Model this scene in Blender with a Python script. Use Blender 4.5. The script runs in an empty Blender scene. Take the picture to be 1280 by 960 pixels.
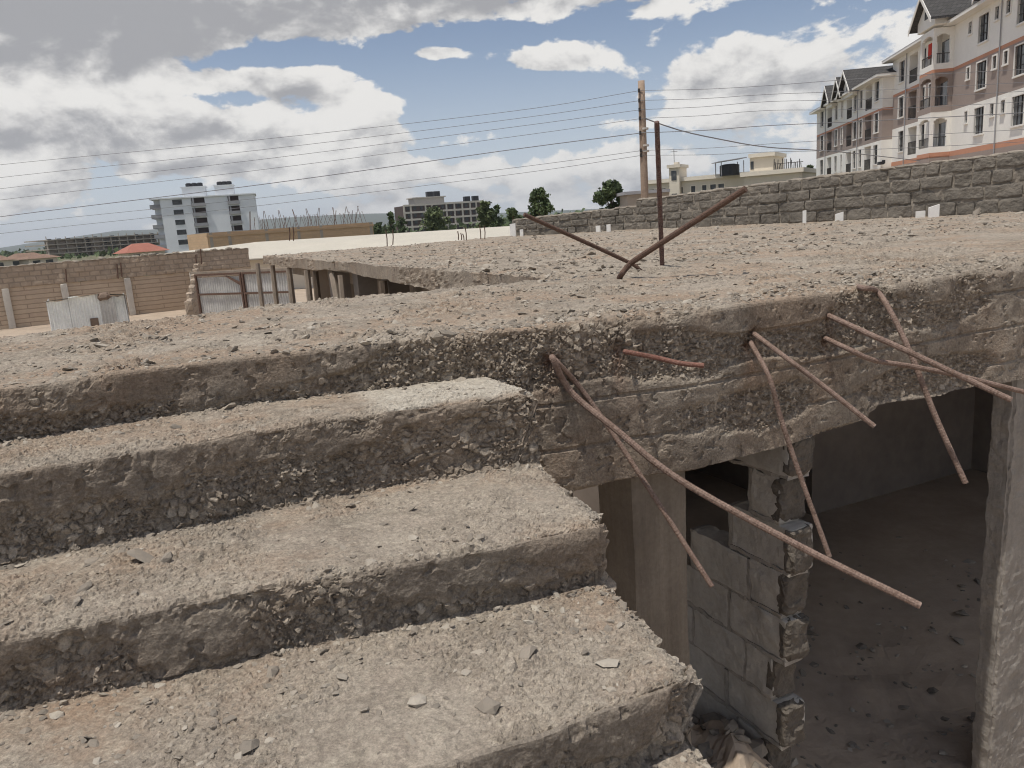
import bpy, math, random
import numpy as np
from mathutils import Matrix, Vector
random.seed(7); rng = np.random.default_rng(11)
sc = bpy.context.scene
col = sc.collection
R = math.radians

# ------------------------------------------------------------------ camera geometry (z = 0 is the slab top)
F = 980.0; ROLL = R(4.0); TILT = R(11.9); EYE = 0.4; LIFT = 2.8   # the ground lies LIFT below the slab
def ray(x, y):
    a = (x-640)/F; b = -(y-480)/F
    r = a*math.cos(ROLL)+b*math.sin(ROLL); u = -a*math.sin(ROLL)+b*math.cos(ROLL)
    return r, math.cos(TILT)+u*math.sin(TILT), -math.sin(TILT)+u*math.cos(TILT)
def on_z(x, y, z):
    r = ray(x, y); t = (z-EYE)/r[2]; return Vector((r[0]*t, r[1]*t, z))
def at(x, y, d):
    r = ray(x, y); t = d/r[1]; return Vector((r[0]*t, d, EYE+r[2]*t))
GA = R(25.0)
U = Vector((math.cos(GA), math.sin(GA), 0)); V = Vector((-math.sin(GA), math.cos(GA), 0))
def on_v(x, y, v):
    r = Vector(ray(x, y)); t = v/(r.dot(V)); return Vector((r.x*t, r.y*t, EYE+r.z*t))
def on_u(x, y, u):
    r = Vector(ray(x, y)); t = u/(r.dot(U)); return Vector((r.x*t, r.y*t, EYE+r.z*t))
def W(u, v, z): return U*u + V*v + Vector((0, 0, z))
def uvz(p): return (p.dot(U), p.dot(V), p.z)

# ------------------------------------------------------------------ numpy noise
def ihash(ix, iy, iz, s):
    h = (ix*374761393 + iy*668265263 + iz*1274126177 + s*974711) & 0xFFFFFFFF
    h = h.astype(np.uint64)
    h = ((h ^ (h >> np.uint64(13)))*np.uint64(1103515245)) & np.uint64(0xFFFFFFFF)
    h = ((h ^ (h >> np.uint64(15)))*np.uint64(2246822519)) & np.uint64(0xFFFFFFFF)
    h = h ^ (h >> np.uint64(16))
    return (h & np.uint64(0xFFFFFF)).astype(np.float64)/float(0xFFFFFF)
def vnoise(p, s=0):
    i = np.floor(p).astype(np.int64); f = p-i; f = f*f*f*(f*(f*6-15)+10)
    out = 0
    for dx in (0, 1):
        wx = f[..., 0] if dx else 1-f[..., 0]
        for dy in (0, 1):
            wy = f[..., 1] if dy else 1-f[..., 1]
            for dz in (0, 1):
                wz = f[..., 2] if dz else 1-f[..., 2]
                out = out + wx*wy*wz*ihash(i[..., 0]+dx, i[..., 1]+dy, i[..., 2]+dz, s)
    return out*2-1
def fbm(p, o=4, s=0, g=.5):
    t = 0; a = 1; n = 0
    for k in range(o):
        t = t + a*vnoise(p*(2.03**k)+k*7.3, s+k); n += a; a *= g
    return t/n
def cells(p, s=0):
    """crushed stones: returns (height of a tilted facet, distance to the next stone, tone)"""
    i = np.floor(p).astype(np.int64)
    f1 = np.full(p.shape[:-1], 9.); f2 = f1.copy(); tone = np.zeros_like(f1); fac = np.zeros_like(f1)
    for dx in (-1, 0, 1):
        for dy in (-1, 0, 1):
            for dz in (-1, 0, 1):
                cx, cy, cz = i[..., 0]+dx, i[..., 1]+dy, i[..., 2]+dz
                h1 = ihash(cx, cy, cz, s); h2 = ihash(cx, cy, cz, s+1); h3 = ihash(cx, cy, cz, s+2)
                vx = p[..., 0]-(cx+h1); vy = p[..., 1]-(cy+h2); vz = p[..., 2]-(cz+h3)
                d = np.sqrt(vx*vx+vy*vy+vz*vz)
                g = (h2-.5)*2.2*vx+(h3-.5)*2.2*vy+(h1-.5)*2.2*vz + ((h1*7.7+h2*3.1) % 1.0)
                c = d < f1
                f2 = np.where(c, f1, np.minimum(f2, d))
                tone = np.where(c, (h1*5.3+h3*9.1) % 1.0, tone); fac = np.where(c, g, fac); f1 = np.where(c, d, f1)
    return fac, f2-f1, tone
def sst(a, b, x):
    t = np.clip((x-a)/(b-a), 0, 1); return t*t*(3-2*t)

# ------------------------------------------------------------------ node materials
class NT:
    def __init__(s, name):
        s.m = bpy.data.materials.new(name); s.m.use_nodes = True; s.t = s.m.node_tree
        s.b = s.t.nodes['Principled BSDF']; s.b.inputs['Specular IOR Level'].default_value = .25
    def n(s, typ, **kw):
        nd = s.t.nodes.new(typ)
        for k, v in kw.items():
            if k.startswith('_'): setattr(nd, k[1:], v)
            else:
                key = k.replace('__', ' ')
                s.set(nd, int(key[1:]) if key[0] == 'i' and key[1:].isdigit() else key, v)
        return nd
    def set(s, nd, key, v):
        inp = nd.inputs[key]
        if isinstance(v, bpy.types.NodeSocket): s.t.links.new(v, inp)
        else:
            if hasattr(inp.default_value, '__len__') and not hasattr(v, '__len__'): v = (v,)*len(inp.default_value)
            elif hasattr(inp.default_value, '__len__') and len(inp.default_value) == 4 and len(v) == 3: v = tuple(v)+(1,)
            inp.default_value = v
    def noise(s, vec, scale, detail=4, rough=.55, lo=.3, hi=.7, dist=0):
        nd = s.n('ShaderNodeTexNoise', Vector=vec, Scale=scale, Detail=detail, Roughness=rough, Distortion=dist)
        r = s.n('ShaderNodeMapRange', Value=nd.outputs['Fac']); r.inputs[1].default_value = lo; r.inputs[2].default_value = hi
        return r.outputs[0]
    def math(s, op, a, b=0., clamp=False):
        nd = s.n('ShaderNodeMath', _operation=op, i0=a, i1=b); nd.use_clamp = clamp; return nd.outputs[0]
    def mix(s, f, a, b, bt='MIX'):
        nd = s.n('ShaderNodeMix', _data_type='RGBA', _blend_type=bt)
        s.set(nd, 0, f); s.set(nd, 6, a); s.set(nd, 7, b); return nd.outputs[2]
    def bump(s, h, strength, dist):
        return s.n('ShaderNodeBump', Height=h, Strength=strength, Distance=dist).outputs['Normal']
    def out(s, color, rough=.9, normal=None, metal=0):
        s.set(s.b, 'Base Color', color); s.set(s.b, 'Roughness', rough); s.set(s.b, 'Metallic', metal)
        if normal is not None: s.set(s.b, 'Normal', normal)
        return s.m
    def pos(s): return s.n('ShaderNodeNewGeometry').outputs['Position']
    def obj(s): return s.n('ShaderNodeTexCoord').outputs['Object']

def simple(name, c, rough=.85, var=.25, scale=3., c2=None, bump=0., bscale=40., bdist=.01, metal=0.):
    k = NT(name); p = k.pos()
    a = k.noise(p, scale, 6); b = k.noise(p, scale*7.3, 4)
    f = k.math('ADD', k.math('MULTIPLY', a, .65), k.math('MULTIPLY', b, .35))
    c2 = c2 or tuple(x*(1-var) for x in c)
    nrm = k.bump(k.n('ShaderNodeTexNoise', Vector=p, Scale=bscale, Detail=5).outputs['Fac'], bump, bdist) if bump else None
    return k.out(k.mix(f, c2, c), rough, nrm, metal)

def concrete_mat():
    k = NT('raw_concrete'); p = k.pos()
    at_ = k.n('ShaderNodeAttribute', _attribute_name='mix')
    sp = k.n('ShaderNodeSeparateColor', Color=at_.outputs['Color']).outputs
    Rr, G, B, A = sp[0], sp[1], sp[2], at_.outputs['Alpha']
    n1 = k.noise(p, 2.6, 5); n2 = k.noise(p, 17, 6, .65); n3 = k.noise(p, 75, 5, .7, .25, .75); n4 = k.noise(p, 6.5, 6, .7, .45, .62, .4)
    tread = k.mix(n1, (.235, .197, .160), (.355, .302, .246))
    tread = k.mix(k.math('MULTIPLY', n4, .6), tread, (.40, .352, .288))
    tread = k.mix(k.math('MULTIPLY', n2, .5), tread, (.215, .187, .154))
    n5 = k.noise(p, 1.7, 6, .62, .46, .62, .6); n6 = k.noise(p, 4.1, 7, .7, .50, .64, .8); n7 = k.noise(p, 33, 5, .7, .48, .66)
    tread = k.mix(k.math('MULTIPLY', n5, .75), tread, (.285, .203, .143))
    tread = k.mix(k.math('MULTIPLY', n6, .6), tread, (.172, .147, .117))
    tread = k.mix(k.math('MULTIPLY', n7, .45), tread, (.43, .38, .305))
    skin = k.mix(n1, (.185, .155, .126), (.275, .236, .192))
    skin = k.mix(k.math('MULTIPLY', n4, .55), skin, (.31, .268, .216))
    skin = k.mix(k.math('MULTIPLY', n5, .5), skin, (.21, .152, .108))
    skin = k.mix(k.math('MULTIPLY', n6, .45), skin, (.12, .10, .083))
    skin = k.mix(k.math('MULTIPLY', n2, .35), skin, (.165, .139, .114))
    peb = k.n('ShaderNodeValToRGB', Fac=B)
    e = peb.color_ramp.elements; e[0].color = (.165, .135, .106, 1); e[0].position = 0; e[1].color = (.44, .385, .315, 1); e[1].position = 1
    x = e.new(.5); x.color = (.27, .226, .178, 1)
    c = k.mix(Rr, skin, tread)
    c = k.mix(k.math('MULTIPLY', G, .8), c, peb.outputs[0])
    c = k.mix(A, c, k.mix(n2, (.36, .32, .265), (.47, .43, .365)))
    ru_ = k.n('ShaderNodeAttribute', _attribute_name='rust').outputs['Fac']; c = k.mix(k.math('MULTIPLY', ru_, .75), c, (.20, .095, .058))
    sp_ = k.n('ShaderNodeMapRange', Value=n3); sp_.inputs[3].default_value = .62; sp_.inputs[4].default_value = 1.34
    n8 = k.noise(p, 210, 3, .7, .3, .7); s8 = k.n('ShaderNodeMapRange', Value=n8); s8.inputs[3].default_value = .78; s8.inputs[4].default_value = 1.2; c = k.mix(1., c, s8.outputs[0], 'MULTIPLY')
    c = k.mix(1., c, sp_.outputs[0], 'MULTIPLY')
    h = k.n('ShaderNodeTexNoise', Vector=p, Scale=140, Detail=6, Roughness=.7).outputs['Fac']
    vo = k.n('ShaderNodeTexVoronoi', Vector=p, Scale=95, Randomness=1.).outputs['Distance']
    h = k.math('ADD', h, k.math('MULTIPLY', vo, .6))
    m = k.out(c, .95, k.bump(h, .85, .006)); k.set(k.b, 'Specular IOR Level', .12); return m

def gravel_mat():
    k = NT('stone_chips'); p = k.pos()
    a = k.n('ShaderNodeAttribute', _attribute_name='mix'); s_ = k.n('ShaderNodeSeparateColor', Color=a.outputs['Color']).outputs
    r = k.n('ShaderNodeValToRGB', Fac=s_[0]); e = r.color_ramp.elements
    e[0].color = (.15, .133, .112, 1); e[1].color = (.40, .362, .305, 1); x = e.new(.55); x.color = (.26, .227, .187, 1)
    n = k.noise(p, 60, 4); c = k.mix(k.math('MULTIPLY', n, .4), r.outputs[0], (.30, .25, .2))
    return k.out(c, .95, k.bump(k.n('ShaderNodeTexNoise', Vector=p, Scale=220, Detail=3).outputs['Fac'], .4, .003))

def rust_mat(name, a, b, c):
    k = NT(name); p = k.pos(); n1 = k.noise(p, 22, 6, .7, .4, .6); n2 = k.noise(p, 110, 4, .7, .38, .62)
    x = k.mix(n1, a, b); x = k.mix(k.math('MULTIPLY', n2, .55), x, c)
    return k.out(x, .8, k.bump(n2, .5, .002))

def brick_mat(name, c1, c2, mortar, bw, bh, msize, var=.35, bump=.6, bdist=.015, off=.5):
    k = NT(name); o = k.obj(); s_ = k.n('ShaderNodeSeparateXYZ', Vector=o).outputs
    wob = k.n('ShaderNodeTexNoise', Vector=o, Scale=2.2, Detail=3).outputs['Fac']
    v = k.n('ShaderNodeCombineXYZ', X=k.math('ADD', s_[0], s_[1]), Y=k.math('ADD', s_[2], k.math('MULTIPLY', wob, .05))).outputs[0]
    b = k.n('ShaderNodeTexBrick', Vector=v, Color1=c1, Color2=c2, Mortar=mortar, Scale=1., **{'Mortar__Size': msize, 'Mortar__Smooth': .3, 'Bias': 0., 'Brick__Width': bw, 'Row__Height': bh})
    b.offset = off
    n = k.noise(k.pos(), 4.5, 6, .65); n2 = k.noise(k.pos(), .7, 4)
    c = k.mix(k.math('MULTIPLY', n, var), b.outputs['Color'], tuple(x*.45 for x in c1))
    c = k.mix(k.math('MULTIPLY', n2, var*.6), c, tuple(min(1, x*1.25) for x in c2))
    h = k.math('ADD', k.math('SUBTRACT', 1., b.outputs['Fac']), k.math('MULTIPLY', n, .5))
    return k.out(c, .92, k.bump(h, bump, bdist))

def leaf_mat(name, a, b):
    k = NT(name); p = k.pos()
    n = k.noise(p, 1.1, 3); n2 = k.noise(p, 7, 2)
    c = k.mix(k.math('ADD', k.math('MULTIPLY', n, .6), k.math('MULTIPLY', n2, .4)), a, b)
    return k.out(c, .7)

M = dict(
    concrete=concrete_mat(), gravel=gravel_mat(),
    soil=simple('bare_soil', (.44, .355, .275), .95, .4, 1.6, (.30, .24, .185), .5, 45, .006),
    under=simple('formed_concrete', (.20, .175, .15), .9, .35, 3, None, .4, 60, .004),
    column=simple('board_marked_concrete', (.31, .265, .215), .9, .35, 5, None, .5, 45, .006),
    column2=simple('grey_rough_concrete', (.33, .305, .27), .9, .35, 9, (.20, .184, .162), .7, 55, .012),
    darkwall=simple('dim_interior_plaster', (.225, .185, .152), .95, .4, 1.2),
    brokencore=simple('dark_block_core', (.15, .13, .108), .95, .5, 14, (.075, .064, .053), .8, 60, .012),  # wall end set darker and browner than the other blocks
    block=simple('concrete_block', (.47, .44, .395), .95, .3, 6, (.32, .295, .26), .6, 70, .006),
    mortar=simple('rough_mortar', (.36, .33, .29), .95, .35, 20, None, .7, 60, .008),
    stone=simple('quarry_stone', (.225, .20, .167), .95, .5, 2.2, (.10, .089, .075), .8, 26, .02),
    wallmortar=simple('wall_mortar', (.30, .262, .215), .95, .4, 6, None, .7, 30, .015),
    rebar=rust_mat('rusty_rebar', (.205, .14, .112), (.125, .08, .06), (.30, .225, .185)),
    rebar_red=rust_mat('red_rust_rebar', (.19, .085, .062), (.13, .058, .043), (.26, .16, .125)),
    rebar_dark=rust_mat('dark_rust_rebar', (.11, .065, .048), (.07, .042, .033), (.17, .11, .08)),
    post=rust_mat('rusty_post', (.12, .05, .04), (.06, .03, .028), (.25, .2, .17)),
    white=simple('white_plastic', (.78, .76, .72), .5, .1, 8),
    pole=simple('weathered_pole_wood', (.36, .275, .21), .9, .45, 3, (.22, .16, .12), .5, 30, .01),
    wire=simple('dull_cable', (.19, .19, .20), .6, .1, 3),
    iron=simple('dark_iron', (.05, .045, .042), .6, .2, 6),
    tin=simple('galvanised_sheet', (.60, .59, .56), .5, .4, 2.5, (.36, .35, .33)),
    tin_rust=simple('brown_tin', (.22, .16, .12), .7, .4, 4),
    tin_pale=simple('pale_tin', (.86, .87, .83), .55, .3, 2.5),
    panel=brick_mat('tan_block_courses', (.50, .40, .30), (.46, .36, .27), (.29, .225, .165), 2.2, .2, .02, .25),
    rubblewall=brick_mat('rough_tan_stone', (.44, .35, .265), (.35, .28, .215), (.27, .215, .165), .42, .22, .03, .5),
    pale_conc=simple('pale_pillar', (.56, .52, .46), .9, .2, 3),
    cream=simple('cream_roof_sheet', (.50, .465, .395), .8, .12, .5),
    appt_white=simple('white_render', (.80, .78, .73), .9, .1, .4),
    appt_brown=simple('taupe_render', (.325, .268, .238), .9, .12, .4),
    appt_orange=simple('orange_band', (.54, .275, .18), .9, .15, .8),
    trim=simple('white_trim', (.74, .72, .68), .8, .08, 1),
    tile=brick_mat('grey_roof_tile', (.085, .082, .08), (.065, .062, .06), (.035, .034, .034), .3, .28, .02),
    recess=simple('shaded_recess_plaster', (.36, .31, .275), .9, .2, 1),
    cloth_red=simple('red_cloth', (.55, .05, .03), .9), cloth_yel=simple('yellow_cloth', (.6, .42, .05), .9), cloth_wht=simple('white_cloth', (.7, .7, .72), .9),
    blue_white=simple('pale_blue_render', (.72, .74, .76), .9, .1, .2),
    grey_slab=simple('grey_balcony', (.33, .33, .34), .9, .2, .3),
    yellow_wall=simple('cream_render', (.66, .60, .50), .9, .12, .3),
    yellow_trim=simple('light_cream_trim', (.72, .66, .56), .9, .1, .3),
    frame_conc=simple('frame_concrete', (.42, .37, .31), .95, .3, .3),
    frame_fill=simple('frame_infill', (.33, .275, .225), .95, .3, .3),
    tanwall=brick_mat('tan_masonry', (.56, .39, .245), (.50, .345, .215), (.45, .33, .22), 1.2, .3, .02, .2, .2),
    dark_infill=simple('dark_brown_infill', (.11, .082, .075), .9, .3, .3),
    red_roof=simple('red_roof_sheet', (.36, .15, .11), .8, .25, .6),
    brown_roof=simple('brown_roof_sheet', (.24, .16, .12), .85, .3, .5),
    tank=simple('black_plastic', (.035, .036, .04), .5, .2, 2),
    leafA=leaf_mat('dark_leaves', (.04, .06, .028), (.11, .145, .06)),
    leafB=leaf_mat('olive_leaves', (.065, .085, .038), (.15, .18, .08)),
    bark=simple('bark', (.13, .10, .075), .95, .3, 5),
    hill=simple('hill_scrub', (.085, .10, .075), .95, .3, .004),
    plain=simple('dry_plain', (.17, .15, .095), .95, .35, .02, (.10, .105, .06)),
    timber=simple('grey_timber', (.30, .25, .20), .9, .35, 6),
)
def board_mat(name, a, b):
    k = NT(name); p = k.pos()
    st_ = k.n('ShaderNodeVectorMath', _operation='MULTIPLY', i0=p, i1=(22, 22, 1.6)).outputs[0]
    g = k.noise(st_, 1, 5, .6); n = k.noise(p, 4, 6, .65); d = k.noise(p, 55, 4)
    c = k.mix(k.math('ADD', k.math('MULTIPLY', g, .45), k.math('MULTIPLY', n, .55)), a, b); c = k.mix(k.math('MULTIPLY', d, .3), c, tuple(x*.7 for x in a))
    h = k.math('ADD', g, k.math('MULTIPLY', d, .5))
    return k.out(c, .92, k.bump(h, .6, .006))
M['column'] = board_mat('board_marked_concrete', (.135, .113, .09), (.25, .215, .175))
M['column2'] = board_mat('grey_rough_concrete', (.20, .18, .156), (.33, .30, .265))
def glass_mat():
    k = NT('window_glass'); p = k.pos(); n = k.noise(p, .8, 2)
    return k.out(k.mix(n, (.035, .04, .045), (.10, .105, .11)), .12)
M['glass'] = glass_mat()

# ------------------------------------------------------------------ mesh helpers
def raw(name, verts, faces, mats, fm=None, smooth=False):
    me = bpy.data.meshes.new(name)
    me.from_pydata([tuple(v) for v in verts], [], [tuple(f) for f in faces]); 
    for m in (mats if isinstance(mats, (list, tuple)) else [mats]): me.materials.append(m)
    if fm: me.polygons.foreach_set('material_index', fm)
    if smooth: me.polygons.foreach_set('use_smooth', [True]*len(me.polygons))
    me.update(); return me
def np_mesh(name, P, quads, mat, attr=None, smooth=False):
    me = bpy.data.meshes.new(name); n = len(P); k = quads.shape[-1]; quads = quads.reshape(-1, k)
    me.vertices.add(n); me.vertices.foreach_set('co', np.ascontiguousarray(P, dtype=np.float32).ravel())
    me.loops.add(len(quads)*k); me.loops.foreach_set('vertex_index', np.ascontiguousarray(quads, dtype=np.int32).ravel())
    me.polygons.add(len(quads)); me.polygons.foreach_set('loop_start', np.arange(0, len(quads)*k, k, dtype=np.int32))
    me.polygons.foreach_set('use_smooth', np.full(len(quads), smooth))
    me.materials.append(mat)
    if attr is not None:
        a = me.attributes.new('mix', 'FLOAT_COLOR', 'POINT'); a.data.foreach_set('color', np.ascontiguousarray(attr, dtype=np.float32).ravel())
    me.update(calc_edges=True); me.validate(); return me
def grid_quads(nr, nc):
    i = np.arange(nr*nc).reshape(nr, nc)
    return np.stack([i[:-1, :-1], i[:-1, 1:], i[1:, 1:], i[1:, :-1]], -1)
def link(name, me, parent=None, loc=None, rz=0):
    o = bpy.data.objects.new(name, me); col.objects.link(o)
    if parent is not None: o.parent = parent
    if loc is not None: o.location = loc
    o.rotation_euler.z = rz
    return o
def tag(o, label=None, cat=None, group=None, kind=None):
    if label: o['label'] = label
    if cat: o['category'] = cat
    if group: o['group'] = group
    if kind: o['kind'] = kind
    return o
def empty(name, loc, rz=0, label=None, cat=None, group=None):
    o = link(name, None, None, loc, rz); o.empty_display_size = .3
    return tag(o, label, cat, group)
def rebase(me):
    """moves a mesh so that its own origin is the middle of its base; returns that point"""
    n = len(me.vertices); c = np.empty(n*3, dtype=np.float32); me.vertices.foreach_get('co', c); c = c.reshape(-1, 3)
    b = np.array([(c[:, 0].min()+c[:, 0].max())/2, (c[:, 1].min()+c[:, 1].max())/2, c[:, 2].min()], dtype=np.float32)
    me.vertices.foreach_set('co', (c-b).ravel()); me.update(); return Vector(b.tolist())
def single(name, me, label, cat, group=None):
    b = rebase(me); return tag(link(name, me, None, b), label, cat, group)

class MB:
    def __init__(s): s.v = []; s.f = []; s.m = []
    def add(s, vs, fs, m=0):
        b = len(s.v); s.v += [tuple(v) for v in vs]; s.f += [tuple(b+i for i in f) for f in fs]; s.m += [m]*len(fs)
    def box(s, x0, x1, y0, y1, z0, z1, m=0):
        s.add([(x0, y0, z0), (x1, y0, z0), (x1, y1, z0), (x0, y1, z0), (x0, y0, z1), (x1, y0, z1), (x1, y1, z1), (x0, y1, z1)],
              [(0, 3, 2, 1), (4, 5, 6, 7), (0, 1, 5, 4), (1, 2, 6, 5), (2, 3, 7, 6), (3, 0, 4, 7)], m); return s
    def rough(s, x0, x1, y0, y1, z0, z1, n=(4, 3, 3), amp=.01, sc_=9., seed=0, m=0, rnd=.012):
        """a box with subdivided, worn faces and softened corners"""
        nx, ny, nz = n; idx = {}
        vs = []
        def g(i, j, k):
            key = (i, j, k)
            if key not in idx:
                idx[key] = len(vs); vs.append((x0+(x1-x0)*i/nx, y0+(y1-y0)*j/ny, z0+(z1-z0)*k/nz, (i in (0, nx))+(j in (0, ny))+(k in (0, nz))))
            return idx[key]
        fs = []
        for i in range(nx):
            for j in range(ny):
                fs.append((g(i, j, 0), g(i, j+1, 0), g(i+1, j+1, 0), g(i+1, j, 0))); fs.append((g(i, j, nz), g(i+1, j, nz), g(i+1, j+1, nz), g(i, j+1, nz)))
        for i in range(nx):
            for k in range(nz):
                fs.append((g(i, 0, k), g(i+1, 0, k), g(i+1, 0, k+1), g(i, 0, k+1))); fs.append((g(i, ny, k), g(i, ny, k+1), g(i+1, ny, k+1), g(i+1, ny, k)))
        for j in range(ny):
            for k in range(nz):
                fs.append((g(0, j, k), g(0, j, k+1), g(0, j+1, k+1), g(0, j+1, k))); fs.append((g(nx, j, k), g(nx, j+1, k), g(nx, j+1, k+1), g(nx, j, k+1)))
        a = np.array(vs); p = a[:, :3].copy(); c = np.array([(x0+x1)/2, (y0+y1)/2, (z0+z1)/2])
        for ax in range(3): p[:, ax] += amp*vnoise(a[:, :3]*sc_+seed*3.7, 50+ax) + amp*.6*vnoise(a[:, :3]*sc_*2.7+seed*1.7, 60+ax)
        w = np.clip(a[:, 3]-1, 0, 2)[:, None]*rnd
        p -= np.sign(p-c)*w
        s.add(p.tolist(), fs, m); return s
    def tube(s, pts, rad, n=8, m=0, cap=True):
        pts = [Vector(p) for p in pts]; L = len(pts)
        if not hasattr(rad, '__len__'): rad = [rad]*L
        d0 = (pts[1]-pts[0]).normalized(); ref = Vector((0, 0, 1)) if abs(d0.z) < .9 else Vector((1, 0, 0))
        a = d0.cross(ref).normalized(); vs = []; fs = []
        for i, p in enumerate(pts):
            d = (pts[min(i+1, L-1)]-pts[max(i-1, 0)]).normalized()
            a = (a-d*a.dot(d)).normalized(); b = d.cross(a)
            for k in range(n):
                t = 2*math.pi*k/n; vs.append(p+(a*math.cos(t)+b*math.sin(t))*rad[i])
        for i in range(L-1):
            for k in range(n):
                k2 = (k+1) % n; fs.append((i*n+k, i*n+k2, (i+1)*n+k2, (i+1)*n+k))
        if cap: fs.append(tuple(range(n-1, -1, -1))); fs.append(tuple((L-1)*n+k for k in range(n)))
        s.add(vs, fs, m); return s
    def prism(s, poly, a, b, axis='x', m=0):
        """poly in the two other axes, swept from a to b along axis"""
        def P(t, q): return (t, q[0], q[1]) if axis == 'x' else (q[0], t, q[1]) if axis == 'y' else (q[0], q[1], t)
        n = len(poly); vs = [P(a, q) for q in poly]+[P(b, q) for q in poly]
        fs = [tuple(range(n-1, -1, -1)), tuple(range(n, 2*n))]+[(i, (i+1) % n, n+(i+1) % n, n+i) for i in range(n)]
        s.add(vs, fs, m); return s
    def mesh(s, name, mats, smooth=False): return raw(name, s.v, s.f, mats, s.m, smooth)
    def part(s, name, mats, parent, smooth=False, loc=None): return link(name, s.mesh(name, mats, smooth), parent, loc)

def smooth_path(pts, step):
    """Catmull-Rom through the points, resampled at about step"""
    P = [Vector(p) for p in pts]; P = [P[0]*2-P[1]]+P+[P[-1]*2-P[-2]]; out = []
    for i in range(1, len(P)-2):
        n = max(2, int((P[i+1]-P[i]).length/step))
        for k in range(n):
            t = k/n; a, b, c, d = P[i-1], P[i], P[i+1], P[i+2]
            out.append(.5*((2*b)+(c-a)*t+(2*a-5*b+4*c-d)*t*t+(3*b-a-3*c+d)*t**3))
    out.append(P[-2]); return out

# ================================================================== THE UNFINISHED BUILDING
RB = W(3.0, 4.5, -LIFT)
building = empty('unfinished_building', RB, GA, 'unfinished rough concrete building with bare roof slab, broken edge beam and steps', 'building')
def bl(P):                       # grid coordinates -> local to the building's base
    return P - np.array([3.0, 4.5, -LIFT])

def lines(segs):
    out = [segs[0][0]]
    for a, b, s0, s1 in segs:
        x = a; L = b-a
        while x < b-1e-6:
            s = s0+(s1-s0)*(x-a)/L; x += s
            if x > b-.4*s: x = b
            out.append(x)
    return np.array(out)
def normals(P):
    du = np.gradient(P, axis=1); ds = np.gradient(P, axis=0); n = np.cross(du, ds)
    return n/np.maximum(np.linalg.norm(n, axis=-1, keepdims=True), 1e-9)
def ip(x, xs, ys): return np.interp(x, xs, ys)
def f0(u): return ip(u, [-2.5, -.4, .3, .65, 1.0, 1.36, 1.8, 2.4, 12], [2.82, 2.78, 2.77, 2.68, 2.60, 2.50, 2.42, 2.40, 2.40]) + .018*vnoise(np.stack([u*3.1, u*0, u*0], -1), 3)

def top_relief(P, rough):
    """height of the broken, dusty upper surface of the slab at grid points P"""
    q = P.copy(); q[..., 2] = 0
    fac, gap, tone = cells(q*np.array([26., 26., 1.]), 21)
    m = sst(.0, .35, fbm(q*2.3, 4, 31)+rough)
    h = .018*fbm(q*1.3, 4, 5) + .010*fbm(q*7, 4, 9) + .006*fbm(q*24, 3, 13)
    st = sst(.02, .3, gap)*np.clip(fac, 0, 1.4)*.014*m
    return h+st, m*sst(.05, .3, gap), tone, gap

# ---- slab front strip: front face (riser and beam) + landing top
u_l = lines([(-2.5, -.75, .03, .008), (-.75, 1.2, .0055, .005), (1.2, 4.4, .005, .007), (4.4, 12.6, .012, .16)])
z_l = np.linspace(-.63, 0, 124)
v_l = lines([(0, 1.0, .0085, .010), (1.0, 2.2, .011, .016)])[1:]       # fraction of the way back, scaled below
nu = len(u_l); nz = len(z_l); nv = len(v_l)
uu = u_l[None, :].repeat(nz+nv, 0)
fv = f0(u_l)
VV = np.empty((nz+nv, nu)); ZZ = np.zeros((nz+nv, nu))
VV[:nz] = fv[None]; ZZ[:nz] = z_l[:, None]
VV[nz:] = fv[None] + (v_l[:, None]/v_l[-1])*(4.62-fv[None])
# ragged, stepped lower edge of the beam
zb = ip(u_l, [-3, 1.0, 1.9, 2.85, 2.93, 3.3, 4.2, 13], [-.63, -.63, -.635, -.60, -.545, -.555, -.575, -.58]) + .012*fbm(np.stack([u_l*5, u_l*0, u_l*0], -1), 4, 8)
t = (ZZ[:nz]+.63)/.63; ZZ[:nz] = zb[None]*(1-t)
P = np.stack([uu, VV, ZZ], -1)
# soft edge along the top corner
def soften(P, w):
    k = np.ones(w)/w; pad = w//2
    Q = np.concatenate([P[:1].repeat(pad, 0), P, P[-1:].repeat(pad, 0)], 0); c = np.cumsum(np.concatenate([Q[:1]*0, Q], 0), 0)
    return (c[w:]-c[:-w])/w
Sa, Sb = soften(P, 5), soften(P, 15)
bl_ = sst(-.2, .5, fbm(np.stack([uu*3, VV*0, ZZ*0], -1), 3, 17))[..., None]
Ps = Sa*(1-bl_)+Sb*bl_
NN = normals(Ps)
isf = np.zeros((nz+nv, nu)); isf[:nz] = 1
isf = soften(isf[..., None], 3)[..., 0]
depth = -P[..., 2]
hz = sst(-.02, .30, fbm(P*np.array([2.2, 2.2, 4.5]), 4, 41) + .55*np.exp(-((P[..., 0]-1.05)/.5)**2)*np.exp(-((depth-.09)/.10)**2)*1.6
         + .45*np.exp(-((depth-(.17+.03*np.sin(P[..., 0]*3)))/.05)**2) + .42*np.exp(-((depth-.45)/.07)**2)*sst(1.2, 1.9, P[..., 0])
         + .5*np.exp(-((P[..., 0]-3.0)/.45)**2)*np.exp(-((depth-.12)/.12)**2)
         - .55*sst(3.5, 3.8, P[..., 0]) - .40*np.exp(-((depth-.30)/.06)**2) - .5*np.exp(-((P[..., 0]-2.05)/.65)**2)*np.exp(-((depth-.04)/.05)**2) - .4*np.exp(-((P[..., 0]-1.5)/.3)**2)*np.exp(-((depth-.32)/.12)**2) - .3*np.exp(-((depth-.57)/.05)**2) - .06*sst(1.1, .8, P[..., 0]))
PW = P+.006*np.stack([vnoise(P*40, 81), vnoise(P*40, 82), vnoise(P*40, 83)], -1)
fac, gap, tone = cells(PW*70, 71)
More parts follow.
